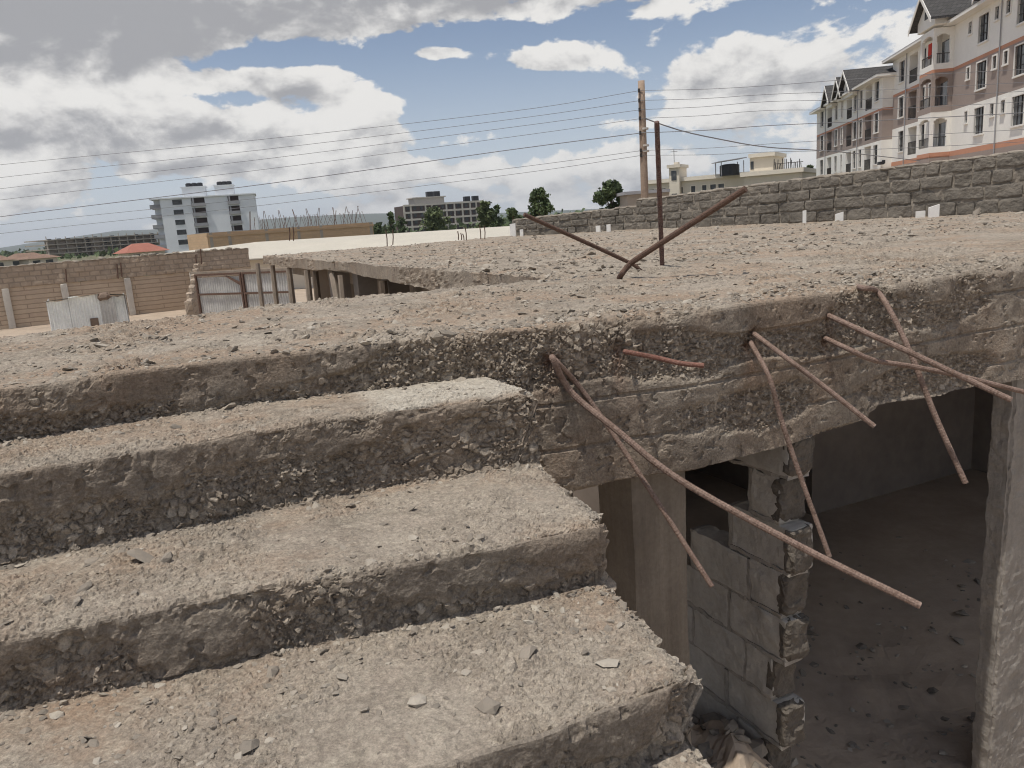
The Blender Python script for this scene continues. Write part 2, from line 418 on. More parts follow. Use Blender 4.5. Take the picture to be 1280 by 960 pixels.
fac2, gap2, tone2 = cells(PW*40, 75)
pick = sst(-.08, .12, fbm(P*9, 3, 77)+.35*fbm(P*2.4, 2, 78))
fac = fac*(1-pick)+fac2*pick; gap = gap*(1-pick)+gap2*pick; tone = np.where(pick > .5, tone2, tone)
edge = sst(.0, .17, gap)
ENTRY = [uvz(on_v(*e)) for e in ((692, 450, 2.46), (697, 453, 2.46), (784, 440, 2.41), (940, 431, 2.40), (945, 419, 2.40), (1034, 424, 2.40), (1039, 396, 2.40))]
sock = np.zeros(P.shape[:2]); rust = np.zeros(P.shape[:2])
for e in ENTRY:
    du_, dz_ = P[..., 0]-e[0], P[..., 2]-e[2]; front = (np.arange(nz+nv) < nz)[:, None]
    sock = np.maximum(sock, front*np.exp(-(du_**2+dz_**2)/.030**2))
    rust = np.maximum(rust, front*np.exp(-(du_/(.020+.05*np.clip(-dz_, 0, .2)))**2)*np.where(dz_ > 0, np.exp(-(dz_/.022)**2), np.exp(dz_/.085))*(.6+.8*fbm(P*30, 3, 61)))
boards = -.009*sst(.007, .0, np.abs(((depth-.02+.006*vnoise(P*2.2, 4)) % .175)-.0875)-.003)*(P[..., 0] > 1.1)
face_d = (1-hz)*(.012 + boards + .004*fbm(P*9, 3, 51)) + hz*(-.011+edge*(.3+np.clip(fac, 0, 1.4))*.0105+.010*fbm(P*22, 4, 57)) - .008*sst(.25, .4, fbm(P*26, 3, 58))*(1-hz) + .007*fbm(P*13, 4, 59) + .014*fbm(P*2.1, 3, 55)
rough_top = .02 + .25*np.exp(-((VV-2.55)/.25)**2) + .2*np.exp(-((uu-3.2)/.9)**2)*np.exp(-((VV-2.8)/.6)**2)
th, tm, ttone, tgap = top_relief(P, rough_top)
groove = -.03*np.exp(-((VV-4.42-.04*np.sin(uu*9))/.035)**2)*sst(2.1, 2.3, uu)*sst(2.95, 2.75, uu)
face_d = face_d-.022*sock
disp = isf*face_d + (1-isf)*(th+groove)
Pd = Ps + NN*disp[..., None]
attr = np.zeros(P.shape[:2]+(4,))
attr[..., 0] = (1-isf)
attr[..., 1] = isf*hz*(.35+.65*edge) + (1-isf)*tm*.45
attr[..., 2] = np.where(isf > .5, tone, ttone)
# paler, cleaner formed face towards the right end of the beam
attr[..., 0] += isf*(1-hz)*(.25*sst(.1, .5, fbm(P*np.array([3, 3, 5.]), 3, 91)) + .35*sst(3.2, 3.9, P[..., 0])*sst(.0, .4, fbm(P*5, 3, 93)+.2) + .22*sst(1.0, 1.2, P[..., 0]))
Q = grid_quads(nz+nv, nu)
top_sheet = Pd[nz:].reshape(-1, 3)
cu = np.searchsorted(u_l, 1.02)
# the landing and its riser: floor_slab; the deep face right of the steps: edge_beam
def sub(name, P3, a3, q, mat, parent):
    q = q.reshape(-1, 4); ids = np.unique(q); mp = np.zeros(P3.shape[0]*P3.shape[1], dtype=np.int64); mp[ids] = np.arange(len(ids))
    return link(name, np_mesh(name, bl(P3.reshape(-1, 3)[ids]), mp[q], mat, a3.reshape(-1, 4)[ids]), parent)
q_beam = Q[:nz-1, cu:]
beam_o = sub('edge_beam', Pd, attr, q_beam, M['concrete'], building)
ra_ = beam_o.data.attributes.new('rust', 'FLOAT', 'POINT'); ra_.data.foreach_set('value', np.clip(rust.ravel()[np.unique(q_beam.reshape(-1, 4))], 0, 1).astype(np.float32))
q_a = np.concatenate([Q[:nz-1, :cu].reshape(-1, 4), Q[nz-1:].reshape(-1, 4)])
land_pts = (Pd[nz:], normals(Pd[nz:]))

# ---- the wider roof slab behind and to the right (joins the same floor_slab mesh)
u2 = lines([(2.42, 6.0, .028, .05), (6.0, 13.6, .06, .16)]); v2 = lines([(4.55, 9, .028, .07), (9, 16.7, .08, .16)])
g = np.stack(np.meshgrid(u2, v2) + [np.zeros((len(v2), len(u2)))], -1)
h2, m2, t2, g2 = top_relief(g, .0 + .12*np.exp(-((g[..., 0]-2.5)/.3)**2))
h2 = h2 + .02*np.exp(-((g[..., 0]-6)/2.5)**2)*fbm(g*.9, 3, 95)
h2 = h2 - .006*(g[..., 1] < 4.61)
P2 = g.copy(); P2[..., 2] = h2; P2[..., 0] -= .03*sst(.15, 0, g[..., 0]-2.42)*fbm(g*np.array([0, 4, 0.]), 4, 99)
a2 = np.zeros(g.shape[:2]+(4,)); a2[..., 0] = 1; a2[..., 1] = m2*.4; a2[..., 2] = t2
far_pts = (P2, normals(P2))
# ragged fascia of that slab along the courtyard
zf = np.linspace(0, 1, 12)
fb = -.155 - .03*fbm(np.stack([v2*2.2, v2*0, v2*0], -1), 4, 101) - .05*sst(8.0, 6.0, v2) + .05*sst(9, 10, v2)*sst(12, 11, v2)
Pf = np.empty((len(v2), 12, 3)); Pf[..., 0] = P2[:, :1, 0] ; Pf[..., 1] = P2[:, :1, 1]
Pf[..., 2] = P2[:, :1, 2]*(1-zf)[None] + fb[:, None]*zf[None]
fc_, gp_, tn_ = cells(Pf*18, 105); hf = sst(-.1, .2, fbm(Pf*2, 3, 107))
Pf[..., 0] -= zf[None]**.3*(zf > 0)*(.02*hf*np.clip(fc_, 0, 1.3)*sst(.02, .3, gp_) + .012*fbm(Pf*3, 3, 109))
af = np.zeros(Pf.shape[:2]+(4,)); af[..., 0] = .45; af[..., 1] = hf*.7; af[..., 2] = tn_
# slab body below the surface sheets
body = MB()
body.box(2.52, 13.6, 4.50, 16.66, -.145, -.065); body.box(-2.5, 12.6, 2.98, 4.55, -.20, -.065)
body.box(1.9, 12.6, 2.47, 2.97, -.53, -.07); body.box(1.1, 1.89, 2.68, 2.97, -.53, -.07)                       # core of the edge beam
body.box(2.95, 3.2, 4.60, 16.6, -.40, -.15)
bv = np.array(body.v); bq = np.array(body.f)
def cat(parts):
    Ps_, As_, Qs_ = [], [], []; b = 0
    for p, a, q in parts:
        p = p.reshape(-1, 3); Ps_.append(p); As_.append(a.reshape(-1, 4)); Qs_.append(q.reshape(-1, 4)+b); b += len(p)
    return np.concatenate(Ps_), np.concatenate(As_), np.concatenate(Qs_)
ids = np.unique(q_a); mp = np.zeros(Pd.shape[0]*Pd.shape[1], dtype=np.int64); mp[ids] = np.arange(len(ids))
ba = np.zeros((len(bv), 4)); ba[:, 0] = .3
PA, AA, QA = cat([(Pd.reshape(-1, 3)[ids], attr.reshape(-1, 4)[ids], mp[q_a]), (P2, a2, grid_quads(*P2.shape[:2])), (Pf, af, grid_quads(*Pf.shape[:2])), (bv, ba, bq)])
link('floor_slab', np_mesh('floor_slab', bl(PA), QA, M['concrete'], AA), building)

# ---- the steps
su = lines([(-1.3, -.62, .02, .005), (-.62, 1.0, .004, .004)])
def wob(u, s): return .012*fbm(np.stack([u*4, u*0+s, u*0], -1), 4, 120+s)
f1 = ip(su, [-1.3, -.3, .2, .56, 1.0], [2.36, 2.33, 2.31, 2.30, 2.20])+wob(su, 1)
f2 = ip(su, [-1.3, -.37, .11, .38, .67, 1.0], [1.93, 1.86, 1.80, 1.75, 1.69, 1.65])+wob(su, 2)
f3 = ip(su, [-1.3, -.3, .39, .6, 1.0], [1.40, 1.31, 1.22, 1.20, 1.20])+wob(su, 3)
f4 = f3-.52+wob(su, 4); f5 = f4-.5
b0 = f0(su)
corners = [(b0+.06, -.165), (f1, -.155), (f1+.0, -.40), (f2, -.40), (f2+.01, -.575), (f3, -.565), (f3+.01, -.74), (f4, -.735), (f4+.01, -.91), (f5, -.905)]
nom = [.44, .245, .5, .175, .55, .175, .5, .175, .45]
ris = [0, 1, 0, 1, 0, 1, 0, 1, 0]
rows = []; rr = []; hh = []; seg = []
for i in range(len(corners)-1):
    n = max(6, int(nom[i]/(.004 if i < 7 else .009)))
    (va, za), (vb, zb_) = corners[i], corners[i+1]
    for k in range(n):
        t_ = k/n; rows.append(np.stack([su, va*(1-t_)+vb*t_, np.full_like(su, za*(1-t_)+zb_*t_)], -1)); rr.append(ris[i]); hh.append(1-t_ if ris[i] else 0); seg.append(i)
rows.append(np.stack([su, corners[-1][0], np.full_like(su, corners[-1][1])], -1)); rr.append(0); hh.append(0); seg.append(8)
S = np.array(rows)[:, ::-1]; S = np.ascontiguousarray(S)         # columns run from right to left so that normals face out
rr = np.array(rr, float); hh = np.array(hh); seg = np.array(seg)
k1, k2 = soften(S, 5), soften(S, 19)
bw = sst(-.15, .5, fbm(np.stack([S[..., 0]*3.3, S[..., 2]*3, S[..., 0]*0], -1), 3, 131))[..., None]
Sm = k1*(1-bw)+k2*bw
N2 = normals(Sm)
RR = soften(rr[:, None].repeat(S.shape[1], 1)[..., None], 3)[..., 0]
HH = hh[:, None].repeat(S.shape[1], 1)
sg = seg[:, None].repeat(S.shape[1], 1)
uS = S[..., 0]
SW = S+.006*np.stack([vnoise(S*40, 81), vnoise(S*40, 82), vnoise(S*40, 83)], -1)
fa, ga, ta = cells(SW*74, 141); fb2, gb, tb = cells(SW*42, 145); fcx, gc, tc = cells(S*np.array([20, 20, 20.]), 149)
# risers: smooth plaster skin above, broken aggregate below a ragged line
thr = np.where(sg == 1, .55, np.where(sg == 3, .22, .28)) + .45*fbm(S*np.array([3.2, 0, 2.]), 4, 151) + np.where(sg == 1, .4*sst(.45, .95, uS), 0) + np.where(sg == 5, .55*sst(.8, .97, uS), 0)
skin = sst(-.10, .16, HH-thr+.2*fbm(S*14, 3, 152))*sst(-.5, -.1, fbm(S*6, 4, 153))
pk = sst(-.08, .12, fbm(S*9, 3, 155)+.35*fbm(S*2.4, 2, 154))
pf = fa*(1-pk)+fb2*pk; pg = ga*(1-pk)+gb*pk; pt = np.where(pk > .5, tb, ta); pe = sst(.0, .17, pg)
pit = sst(.22, .42, fbm(S*24, 3, 156))
d_r = skin*(.011+.008*fbm(S*12, 5, 157, .6)-.009*pit) + (1-skin)*(-.010+pe*(.3+np.clip(pf, 0, 1.4))*.0095+.014*fbm(S*17, 4, 159)) + .014*fbm(S*3.4, 4, 158)
# treads: dust with pieces standing out
mt = sst(.02, .4, fbm(S*3.1, 4, 161)+.18 + .3*sst(.86, 1.0, uS) + np.where(sg <= 1, .15, 0) + .2*sst(.08, .0, np.abs(S[..., 1]-f2[::-1][None]-.02)))
mf = sst(.25, .5, fbm(S*4.7, 3, 163)+.15)
d_t = .012*fbm(S*2.6, 4, 165)+.006*fbm(S*13, 4, 167)+.0035*fbm(S*45, 2, 168) + mt*sst(.02, .3, ga)*np.clip(fa, 0, 1.3)*.006 + mt*mf*sst(.02, .25, gc)*np.clip(fcx, 0, 1.3)*.010
white = (sg == 0)*sst(.55, .63, uS+.05*fbm(S*9, 3, 169))*sst(.04, .0, np.abs(S[..., 1]-(f1[::-1][None]+.20))-.17+.05*fbm(S*8, 3, 171))
d_t = d_t + white*.010
dS = RR*d_r+(1-RR)*d_t
endw = sst(.93, 1.0, uS)
Sd = Sm+N2*dS[..., None]
rag = fbm(np.stack([S[..., 1]*6, S[..., 2]*2, S[..., 0]*0], -1), 4, 173)
shf = np.interp(S[..., 1], [.6, 1.2, 1.65, 1.8, 2.2, 2.5], [-.08, -.055, .05, .075, .14, .14])
Sd[..., 0] += shf*sst(.3, 1.0, uS)
rag2 = fbm(S*19, 3, 175)
Sd[..., 0] += endw*(.055*rag-.015 + .020*rag2 + .014*np.clip(fb2, 0, 1.3)*sst(.0, .2, gb))
Sd[..., 2] -= endw**2*.03*(1-RR)*(1+rag)
Sd[..., 1] += endw**2*.03*RR*(1+rag+rag2)
Sa_ = np.zeros(S.shape[:2]+(4,))
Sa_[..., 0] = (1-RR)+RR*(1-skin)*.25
Sa_[..., 1] = RR*(1-skin)*(.25+.75*pe)*.8+(1-RR)*mt*.45*sst(.02, .3, ga)
Sa_[..., 2] = np.where(RR > .5, pt, np.where(mf > .5, tc, ta)*.6+.4)
Sa_[..., 3] = np.clip(white+.55*endw*sst(-.1, .3, rag)*(1-RR), 0, 1)
QS = grid_quads(*S.shape[:2])
stair = MB()
# waist and side of the flight, below the treads
ws = [(2.9, -.30), (2.9, -.75), (.2, -1.75), (.2, -1.15)]
stair.prism([(2.6, -.44), (2.6, -.62), (.30, -1.62), (.30, -1.2)], -1.29, .80, 'x')
staircase = link('staircase', raw('staircase', bl(np.array(stair.v)).tolist(), stair.f, [M['under']]), building)
cuts = [(0, 1), (2, 3), (4, 5), (6, 8)]
for a, b in cuts:
    r0 = np.where(seg == a)[0][0]; r1 = np.where(seg == b)[0][-1]+1
    r1 = min(r1, S.shape[0]-1)
    q = QS[r0:r1].reshape(-1, 4); ids = np.unique(q); mp = np.zeros(S.shape[0]*S.shape[1], dtype=np.int64); mp[ids] = np.arange(len(ids))
    # end cap: the cut side of this step down to the flight's waist
    edge_i = (np.arange(r0, r1+1)*S.shape[1]); E_ = Sd.reshape(-1, 3)[edge_i]
    low = E_.copy(); low[:, 2] = -.44-(2.6-np.clip(low[:, 1], .3, 2.6))*.40-.10; low[:, 0] -= .24; low[:, 1] += .05
    low[:, 2] = np.minimum(low[:, 2], E_[:, 2]-.005)
    n0 = len(ids); allP = np.concatenate([Sd.reshape(-1, 3)[ids], E_, low])
    ar = Sa_.reshape(-1, 4); allA = np.concatenate([ar[ids], ar[edge_i], ar[edge_i]*np.array([.5, 1, 1, 0])])
    m_ = len(E_); i_ = np.arange(m_-1)
    cap = np.stack([n0+i_, n0+m_+i_, n0+m_+i_+1, n0+i_+1], -1)
    link('step', np_mesh('step', bl(allP), np.concatenate([mp[q], cap]), M['concrete'], allA), staircase)

# ---- columns, room walls below the slab
def ub(name, boxes, mat, rough=None, parent=building):
    mb = MB()
    for i, b in enumerate(boxes):
        b = tuple(np.array(b)-np.array([3, 3, 4.5, 4.5, -LIFT, -LIFT]))
        if rough: mb.rough(*b, n=rough[0], amp=rough[1], sc_=rough[2], seed=i+len(name))
        else: mb.box(*b)
    return mb.part(name, [mat], parent)
c0 = on_v(790, 640, 2.52); c1 = on_v(862, 640, 2.52)
ub('column', [(uvz(c0)[0], uvz(c1)[0], 2.52, 2.80, -LIFT, -.50)], M['column'], ((4, 4, 30), .006, 4))
cl = uvz(on_v(1254, 700, 2.44))[0]
ub('column', [(cl, cl+.6, 2.44, 2.56, -LIFT-.35, -.52)], M['column2'], ((34, 9, 150), .006, 13))
ub('column', [(10.0, 10.4, 2.44, 2.8, -LIFT, -.52)], M['column2'], ((4, 4, 20), .01, 6))
for v in (6.4, 8.6, 9.9, 11.3): ub('column', [(2.56, 2.81, v, v+.25, -LIFT, -.15)], M['under'])
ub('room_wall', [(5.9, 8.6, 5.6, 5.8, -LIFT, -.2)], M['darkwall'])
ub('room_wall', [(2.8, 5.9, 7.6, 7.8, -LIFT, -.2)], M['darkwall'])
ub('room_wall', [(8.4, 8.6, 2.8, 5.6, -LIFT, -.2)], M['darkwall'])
ub('room_wall', [(2.86, 3.0, 4.62, 7.6, -LIFT, -.2)], M['darkwall'])  # mostly hidden wall, added to keep courtyard light out of the room
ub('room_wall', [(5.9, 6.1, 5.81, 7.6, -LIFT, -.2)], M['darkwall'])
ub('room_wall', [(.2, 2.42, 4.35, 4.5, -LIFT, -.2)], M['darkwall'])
ub('room_wall', [(3.5, 3.7, 7.81, 16.5, -LIFT, -.2)], M['frame_fill'])
ub('room_wall', [(2.8, 3.49, 13.4, 13.6, -LIFT, -.2)], M['frame_fill'])

# ---- rough block infill wall below the beam
bw_u = 2.42; v_near = 2.44; v_far = 3.6; zt = -.63
blk = MB(); crs = .225; ztop = -.565
v_hole = uvz(on_u(922, 630, bw_u))[1]
k = 0; zc = ztop
mrt = MB()
while zc > -2.5:
    z0, z1 = zc-crs, zc
    v = v_near + (.015 if k % 2 else -.02) + [0, .02, -.01, 0, .015, .06, .03, .1, 0][min(k, 8)]
    first = True
    while v < v_far:
        L = (.40 if not (first and k % 2) else .21)+random.uniform(-.02, .02)
        ve = min(v+L, v_far)
        if not (k < 3 and v > v_hole-.12) and not (k == 3 and v > v_hole+.3):
            o = random.uniform(-.008, .008)
            blk.rough(bw_u+o, bw_u+.13+o, v+.004, ve-.004, z0+.006+random.uniform(-.003, .003), z1-.003, (4, 22, 13), .006, 13, k*17+int(v*40), 0, .003)
            if ve-v > .1: mrt.rough(bw_u-.001, bw_u+.118, v+.012, ve-.004 if ve+.05 < v_far else ve, z0-.006, z0+.014, (2, 20, 2), .007, 14, k*7+int(v*30), 0, .0)
            mrt.rough(bw_u+.001, bw_u+.118, ve-.012, ve+.012, z0, z1-.01, (2, 2, 5), .006, 14, k*9+int(v*20), 0, .0)
        v = ve; first = False
    zc -= crs; k += 1
def world_of(mb): 
    for i, p in enumerate(mb.v): mb.v[i] = tuple(W(*p))
bwall = empty('block_wall', W(bw_u+.1, 2.9, -LIFT), 0, 'broken grey concrete block wall standing under the edge beam left of the dark opening', 'wall')
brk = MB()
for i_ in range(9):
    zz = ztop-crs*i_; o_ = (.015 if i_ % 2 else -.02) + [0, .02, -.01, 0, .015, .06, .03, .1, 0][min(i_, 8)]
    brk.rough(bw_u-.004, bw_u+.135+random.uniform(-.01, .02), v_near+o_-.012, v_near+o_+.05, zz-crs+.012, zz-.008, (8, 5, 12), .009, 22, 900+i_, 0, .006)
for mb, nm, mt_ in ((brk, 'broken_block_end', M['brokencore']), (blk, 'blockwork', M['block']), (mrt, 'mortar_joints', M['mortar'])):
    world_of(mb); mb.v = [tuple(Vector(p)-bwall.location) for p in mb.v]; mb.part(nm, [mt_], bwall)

# ================================================================== REBARS AND POST
def rebar(pts, r, mat, label, step=.0038, name='rebar', cat_='rebar', group='rusty bars sticking out of the concrete', ribs=True):
    path = smooth_path(pts, step)
    rad = [r*(1+(.045 if ribs and i % 3 == 0 else -.02 if ribs else 0)+.02*math.sin(i*.37)*math.sin(i*.113)) for i in range(len(path))]
    mb = MB(); mb.tube(path, rad, 10)
    return single(name, mb.mesh(name, [mat]), label, cat_, group)
def chain(start_v, pts):
    out = [on_v(pts[0][0], pts[0][1], start_v+.06)]
    out.append(on_v(pts[0][0], pts[0][1], start_v-.015))
    for x, y, d in pts[1:]: out.append(at(x, y, d))
    return out
rebar(chain(2.44, [(692, 450, 0), (714, 490, 2.80), (770, 537, 2.72), (850, 600, 2.62), (1000, 683, 2.46), (1150, 757, 2.30)]), .0123, M['rebar'], 'longest rusty bar, running from the slab corner far down across the opening')
rebar(chain(2.46, [(697, 453, 0), (727, 487, 2.84), (770, 548, 2.80), (830, 640, 2.70), (890, 733, 2.60)]), .0095, M['rebar'], 'rusty bar hanging steeply from the slab corner under the longest bar')
rebar(chain(2.40, [(784, 440, 0), (820, 447, 2.84), (850, 454, 2.82), (880, 457, 2.80)]), .0092, M['rebar_red'], 'short reddish bar stub lying flat out of the beam face')
rebar(chain(2.40, [(940, 431, 0), (962, 473, 2.96), (976, 523, 2.95), (1001, 597, 2.92), (1037, 696, 2.86)]), .0098, M['rebar'], 'curved rusty bar hanging from mid beam down past the end of the block wall')
rebar(chain(2.40, [(945, 419, 0), (985, 449, 2.95), (1030, 483, 2.90), (1093, 533, 2.82)]), .0098, M['rebar'], 'straight rusty bar slanting down from mid beam and ending just above its lower edge')
rebar(chain(2.38, [(1034, 424, 0), (1062, 437, 3.10), (1092, 450, 3.10), (1140, 458, 3.12), (1200, 470, 3.14), (1300, 495, 3.18)]), .0105, M['rebar'], 'rusty bar bent almost level along the beam and leaving the photo at the right')
rebar(chain(2.38, [(1039, 396, 0), (1085, 417, 3.10), (1130, 437, 3.04), (1264, 500, 2.86)]), .0115, M['rebar'], 'straight rusty bar slanting right from the beam and crossing above the level bent bar')
rebar([on_z(1066, 356, -.03), on_z(1078, 360, .012), at(1096, 364, 3.42), at(1114, 391, 3.28), at(1140, 446, 3.18), at(1170, 522, 3.10), at(1207, 604, 3.02)], .0115, M['rebar'], 'rusty bar hooked over the top of the slab edge and hanging across the dark opening')
rebar([on_z(774, 350, -.05), on_z(775, 346, 0), at(785, 333, 4.86), at(803, 319, 4.80), at(932, 236, 4.35)], .0175, M['rebar_dark'], 'thick dark rusty bar rising to the right from the slab, bent at its foot', .012)
rebar([on_z(803, 341, -.05), on_z(799, 337, 0), at(780, 325, 5.32), at(655, 268, 5.05)], .0135, M['rebar_dark'], 'thinner dark rusty bar leaning to the left over the slab', .012)
pf_, pt_ = on_z(828, 340, -.05), at(821, 152, 5.15)
pd = MB(); pp = [pf_.lerp(pt_, t/30) for t in range(31)]
pd.tube(pp, [.0155+.0007*((i*7) % 3) for i in range(31)], 10)
single('steel_post', pd.mesh('steel_post', [M['post']]), 'slim upright rusty steel post rising from the slab in front of the utility pole', 'post')

# starter bars on the far side of the slab
for pts, lab in (([(362, 299, 284), (367, 299, 283)], 'pair of starter bars standing on the far slab at its left end'), ([(484, 306, 288), (491, 304, 287)], 'pair of starter bars standing on the far slab in front of the long cream roof'),
                 ([(573, 298, 289), (577, 298, 291), (580, 298, 292), (583, 298, 284)], 'cluster of short starter bars standing on the far slab'), ([(601, 297, 281), (606, 297, 282)], 'pair of tall starter bars at the right end of the cream roof')):
    for x, yb, yt in pts:
        p0 = on_z(x, yb+2, -.02); d = min(p0.y, 17.0); p0 = at(x, yb+2, d); mb = MB(); top = at(x-random.uniform(0, 2), yt, d)
        mb.tube([p0, p0.lerp(top, .5)+Vector((.01, 0, 0)), top], .012, 6)
        single('starter_bar', mb.mesh('starter_bar', [M['rebar_dark']]), lab, 'rebar', 'starter bars on the far side of the slab')

# ================================================================== GROUND
gl = lambda lo, hi, far: np.concatenate([-(hi+np.geomspace(.5, far, 24))[::-1]*1.0, np.arange(lo, hi+.01, .08), hi+np.geomspace(.5, far, 24)])
xs = np.concatenate([(-3-np.geomspace(.4, 7000, 26))[::-1], np.arange(-3, .2, .09), np.arange(.2, 2.6, .028), np.arange(2.6, 9.01, .09), 9+np.geomspace(.4, 7000, 26)])
ys = np.concatenate([(-2-np.geomspace(.4, 300, 14))[::-1], np.arange(-2, 2.0, .09), np.arange(2.0, 4.6, .028), np.arange(4.6, 9.01, .09), 9+np.geomspace(.4, 9000, 34)])
gg = np.stack(np.meshgrid(xs, ys)+[np.zeros((len(ys), len(xs)))], -1)
gu = gg[..., 0]*U.x+gg[..., 1]*U.y; gv = gg[..., 0]*V.x+gg[..., 1]*V.y
near = np.exp(-(np.maximum(0, np.hypot(gg[..., 0]-2, gg[..., 1]-3)-8)/4)**2)
mound = -.18*np.exp(-((gu-4.2)/1.3)**2-((gv-2.6)/1.2)**2)+.66*np.exp(-((gu-2.15)/.55)**2-((gv-2.75)/.75)**2)+.22*np.exp(-((gu-1.6)/.6)**2-((gv-2.1)/.6)**2)
gg[..., 2] = -LIFT+near*(.025*fbm(gg*.7, 4, 301)+.010*fbm(gg*5, 4, 303)*(1-.8*sst(2.6, 3.0, gu)*sst(2.3, 2.7, gv)))+mound*(1+.25*fbm(gg*4, 4, 305)) + .035*np.clip(mound*3, 0, 1)*fbm(gg*11, 5, 307, .6)
def on_ground(u, v):
    w_ = W(u, v, 0); i = np.argmin(np.abs(ys-w_.y)); j = np.argmin(np.abs(xs-w_.x)); return gg[i, j, 2]
me = np_mesh('ground', gg.reshape(-1, 3), grid_quads(len(ys), len(xs)), M['soil'])
me.materials.append(M['plain'])
qi = grid_quads(len(ys), len(xs)).reshape(-1, 4); cen = gg.reshape(-1, 3)[qi].mean(1)
me.polygons.foreach_set('material_index', (np.hypot(cen[:, 0], cen[:, 1]) > 90).astype(np.int32)); 
tag(link('ground', me), 'brown bare earth ground below and around the buildings', None, None, 'structure')
# ================================================================== LOOSE STONES
ico = []
ph = (1+5**.5)/2
for a, b in ((-1, ph), (1, ph), (-1, -ph), (1, -ph)): ico += [(a, b, 0), (0, a, b), (b, 0, a)]
ico = np.array([(-1, ph, 0), (1, ph, 0), (-1, -ph, 0), (1, -ph, 0), (0, -1, ph), (0, 1, ph), (0, -1, -ph), (0, 1, -ph), (ph, 0, -1), (ph, 0, 1), (-ph, 0, -1), (-ph, 0, 1)])/1.9
icof = np.array([(0, 11, 5), (0, 5, 1), (0, 1, 7), (0, 7, 10), (0, 10, 11), (1, 5, 9), (5, 11, 4), (11, 10, 2), (10, 7, 6), (7, 1, 8), (3, 9, 4), (3, 4, 2), (3, 2, 6), (3, 6, 8), (3, 8, 9), (4, 9, 5), (2, 4, 11), (6, 2, 10), (8, 6, 7), (9, 8, 1)])
def chips(pts, size, flat=.5, jit=.32):
    n = len(pts); v = ico[None].repeat(n, 0)+rng.normal(0, jit*.5, (n, 12, 3))
    s_ = np.stack([rng.uniform(.7, 1.5, n), rng.uniform(.6, 1.1, n), rng.uniform(.35, .9, n)*flat*1.4], -1)
    v = v*s_[:, None]*size[:, None, None]
    tl = rng.normal(0, .25, (n, 2)); v[..., 2] += v[..., 0]*tl[:, :1]+v[..., 1]*tl[:, 1:]
    a = rng.uniform(0, 6.3, n); ca, sa = np.cos(a)[:, None], np.sin(a)[:, None]
    x = v[..., 0]*ca-v[..., 1]*sa; y = v[..., 0]*sa+v[..., 1]*ca
    v = np.stack([x, y, v[..., 2]], -1)+pts[:, None]
    return v.reshape(-1, 3), (icof[None]+12*np.arange(n)[:, None, None]).reshape(-1, 3)
def to_world(p): return np.stack([p[..., 0]*U.x+p[..., 1]*V.x, p[..., 0]*U.y+p[..., 1]*V.y, p[..., 2]], -1)
pts = []; size = []
tr = np.argwhere((RR < .05) & (uS < .99) & (sg < 8)); w = 1/np.maximum(1, np.ones(len(tr)))
clump = sst(-.1, .5, fbm(S*3.7, 3, 201)+.1*mt)[tr[:, 0], tr[:, 1]]
# more pieces at the foot of each riser
back = np.zeros(S.shape[:2])
for a_ in (0, 2, 4, 6):
    base = [b0, f1, f2, f3][a_//2][::-1][None]
    back = np.maximum(back, (sg == a_)*np.exp(-np.clip(base-S[..., 1], 0, 9)/.035))
wt = .10+.8*clump**2+2.2*back[tr[:, 0], tr[:, 1]]+.8*endw[tr[:, 0], tr[:, 1]]; wt = wt/wt.sum()
ch = rng.choice(len(tr), 2200, p=wt, replace=False)
sp_ = Sd[tr[ch, 0], tr[ch, 1]]; ss_ = .0035+.0055*rng.exponential(.62, len(ch)); ss_ = np.clip(ss_, .0035, .020)
pts.append(sp_); size.append(ss_)
lp = land_pts[0].reshape(-1, 3); keep = np.where((lp[:, 0] > -1.2) & (lp[:, 0] < 5.5))[0]
e_w = .25+1.6*np.exp(-((lp[keep, 1]-2.62)/.14)**2)+.8*sst(.0, .5, fbm(lp[keep]*1.7, 3, 205)); e_w /= e_w.sum()
ch = rng.choice(keep, 7000, p=e_w, replace=False); pts.append(lp[ch]); size.append(np.clip(.004+.0055*rng.exponential(.7, len(ch)), .004, .024))
fp = far_pts[0].reshape(-1, 3); ch = rng.choice(len(fp), 7500, replace=False); pts.append(fp[ch]+rng.uniform(-.02, .02, (len(ch), 3))*np.array([1, 1, 0])); size.append(np.clip(.007+.011*rng.exponential(.7, len(ch)), .007, .05))
nf = 420; fu = rng.uniform(2.7, 6.2, nf); fvv = 2.3+rng.beta(1.1, 2.2, nf)*3.0
fz = np.array([on_ground(a_, b_) for a_, b_ in zip(fu, fvv)])
pts.append(np.stack([fu, fvv, fz], -1)); size.append(np.clip(.010+.014*rng.exponential(.8, nf), .01, .06))
pts = np.concatenate(pts); size = np.concatenate(size)
v, f = chips(pts, size); v = to_world(v)
ga_ = np.repeat(rng.uniform(0, 1, len(pts))**1.2, 12)[:, None].repeat(4, 1)
tag(link('gravel', np_mesh('gravel', v, f, M['gravel'], ga_)), 'loose grey stone chips and gravel strewn over the steps and slab', 'gravel', None, 'stuff')
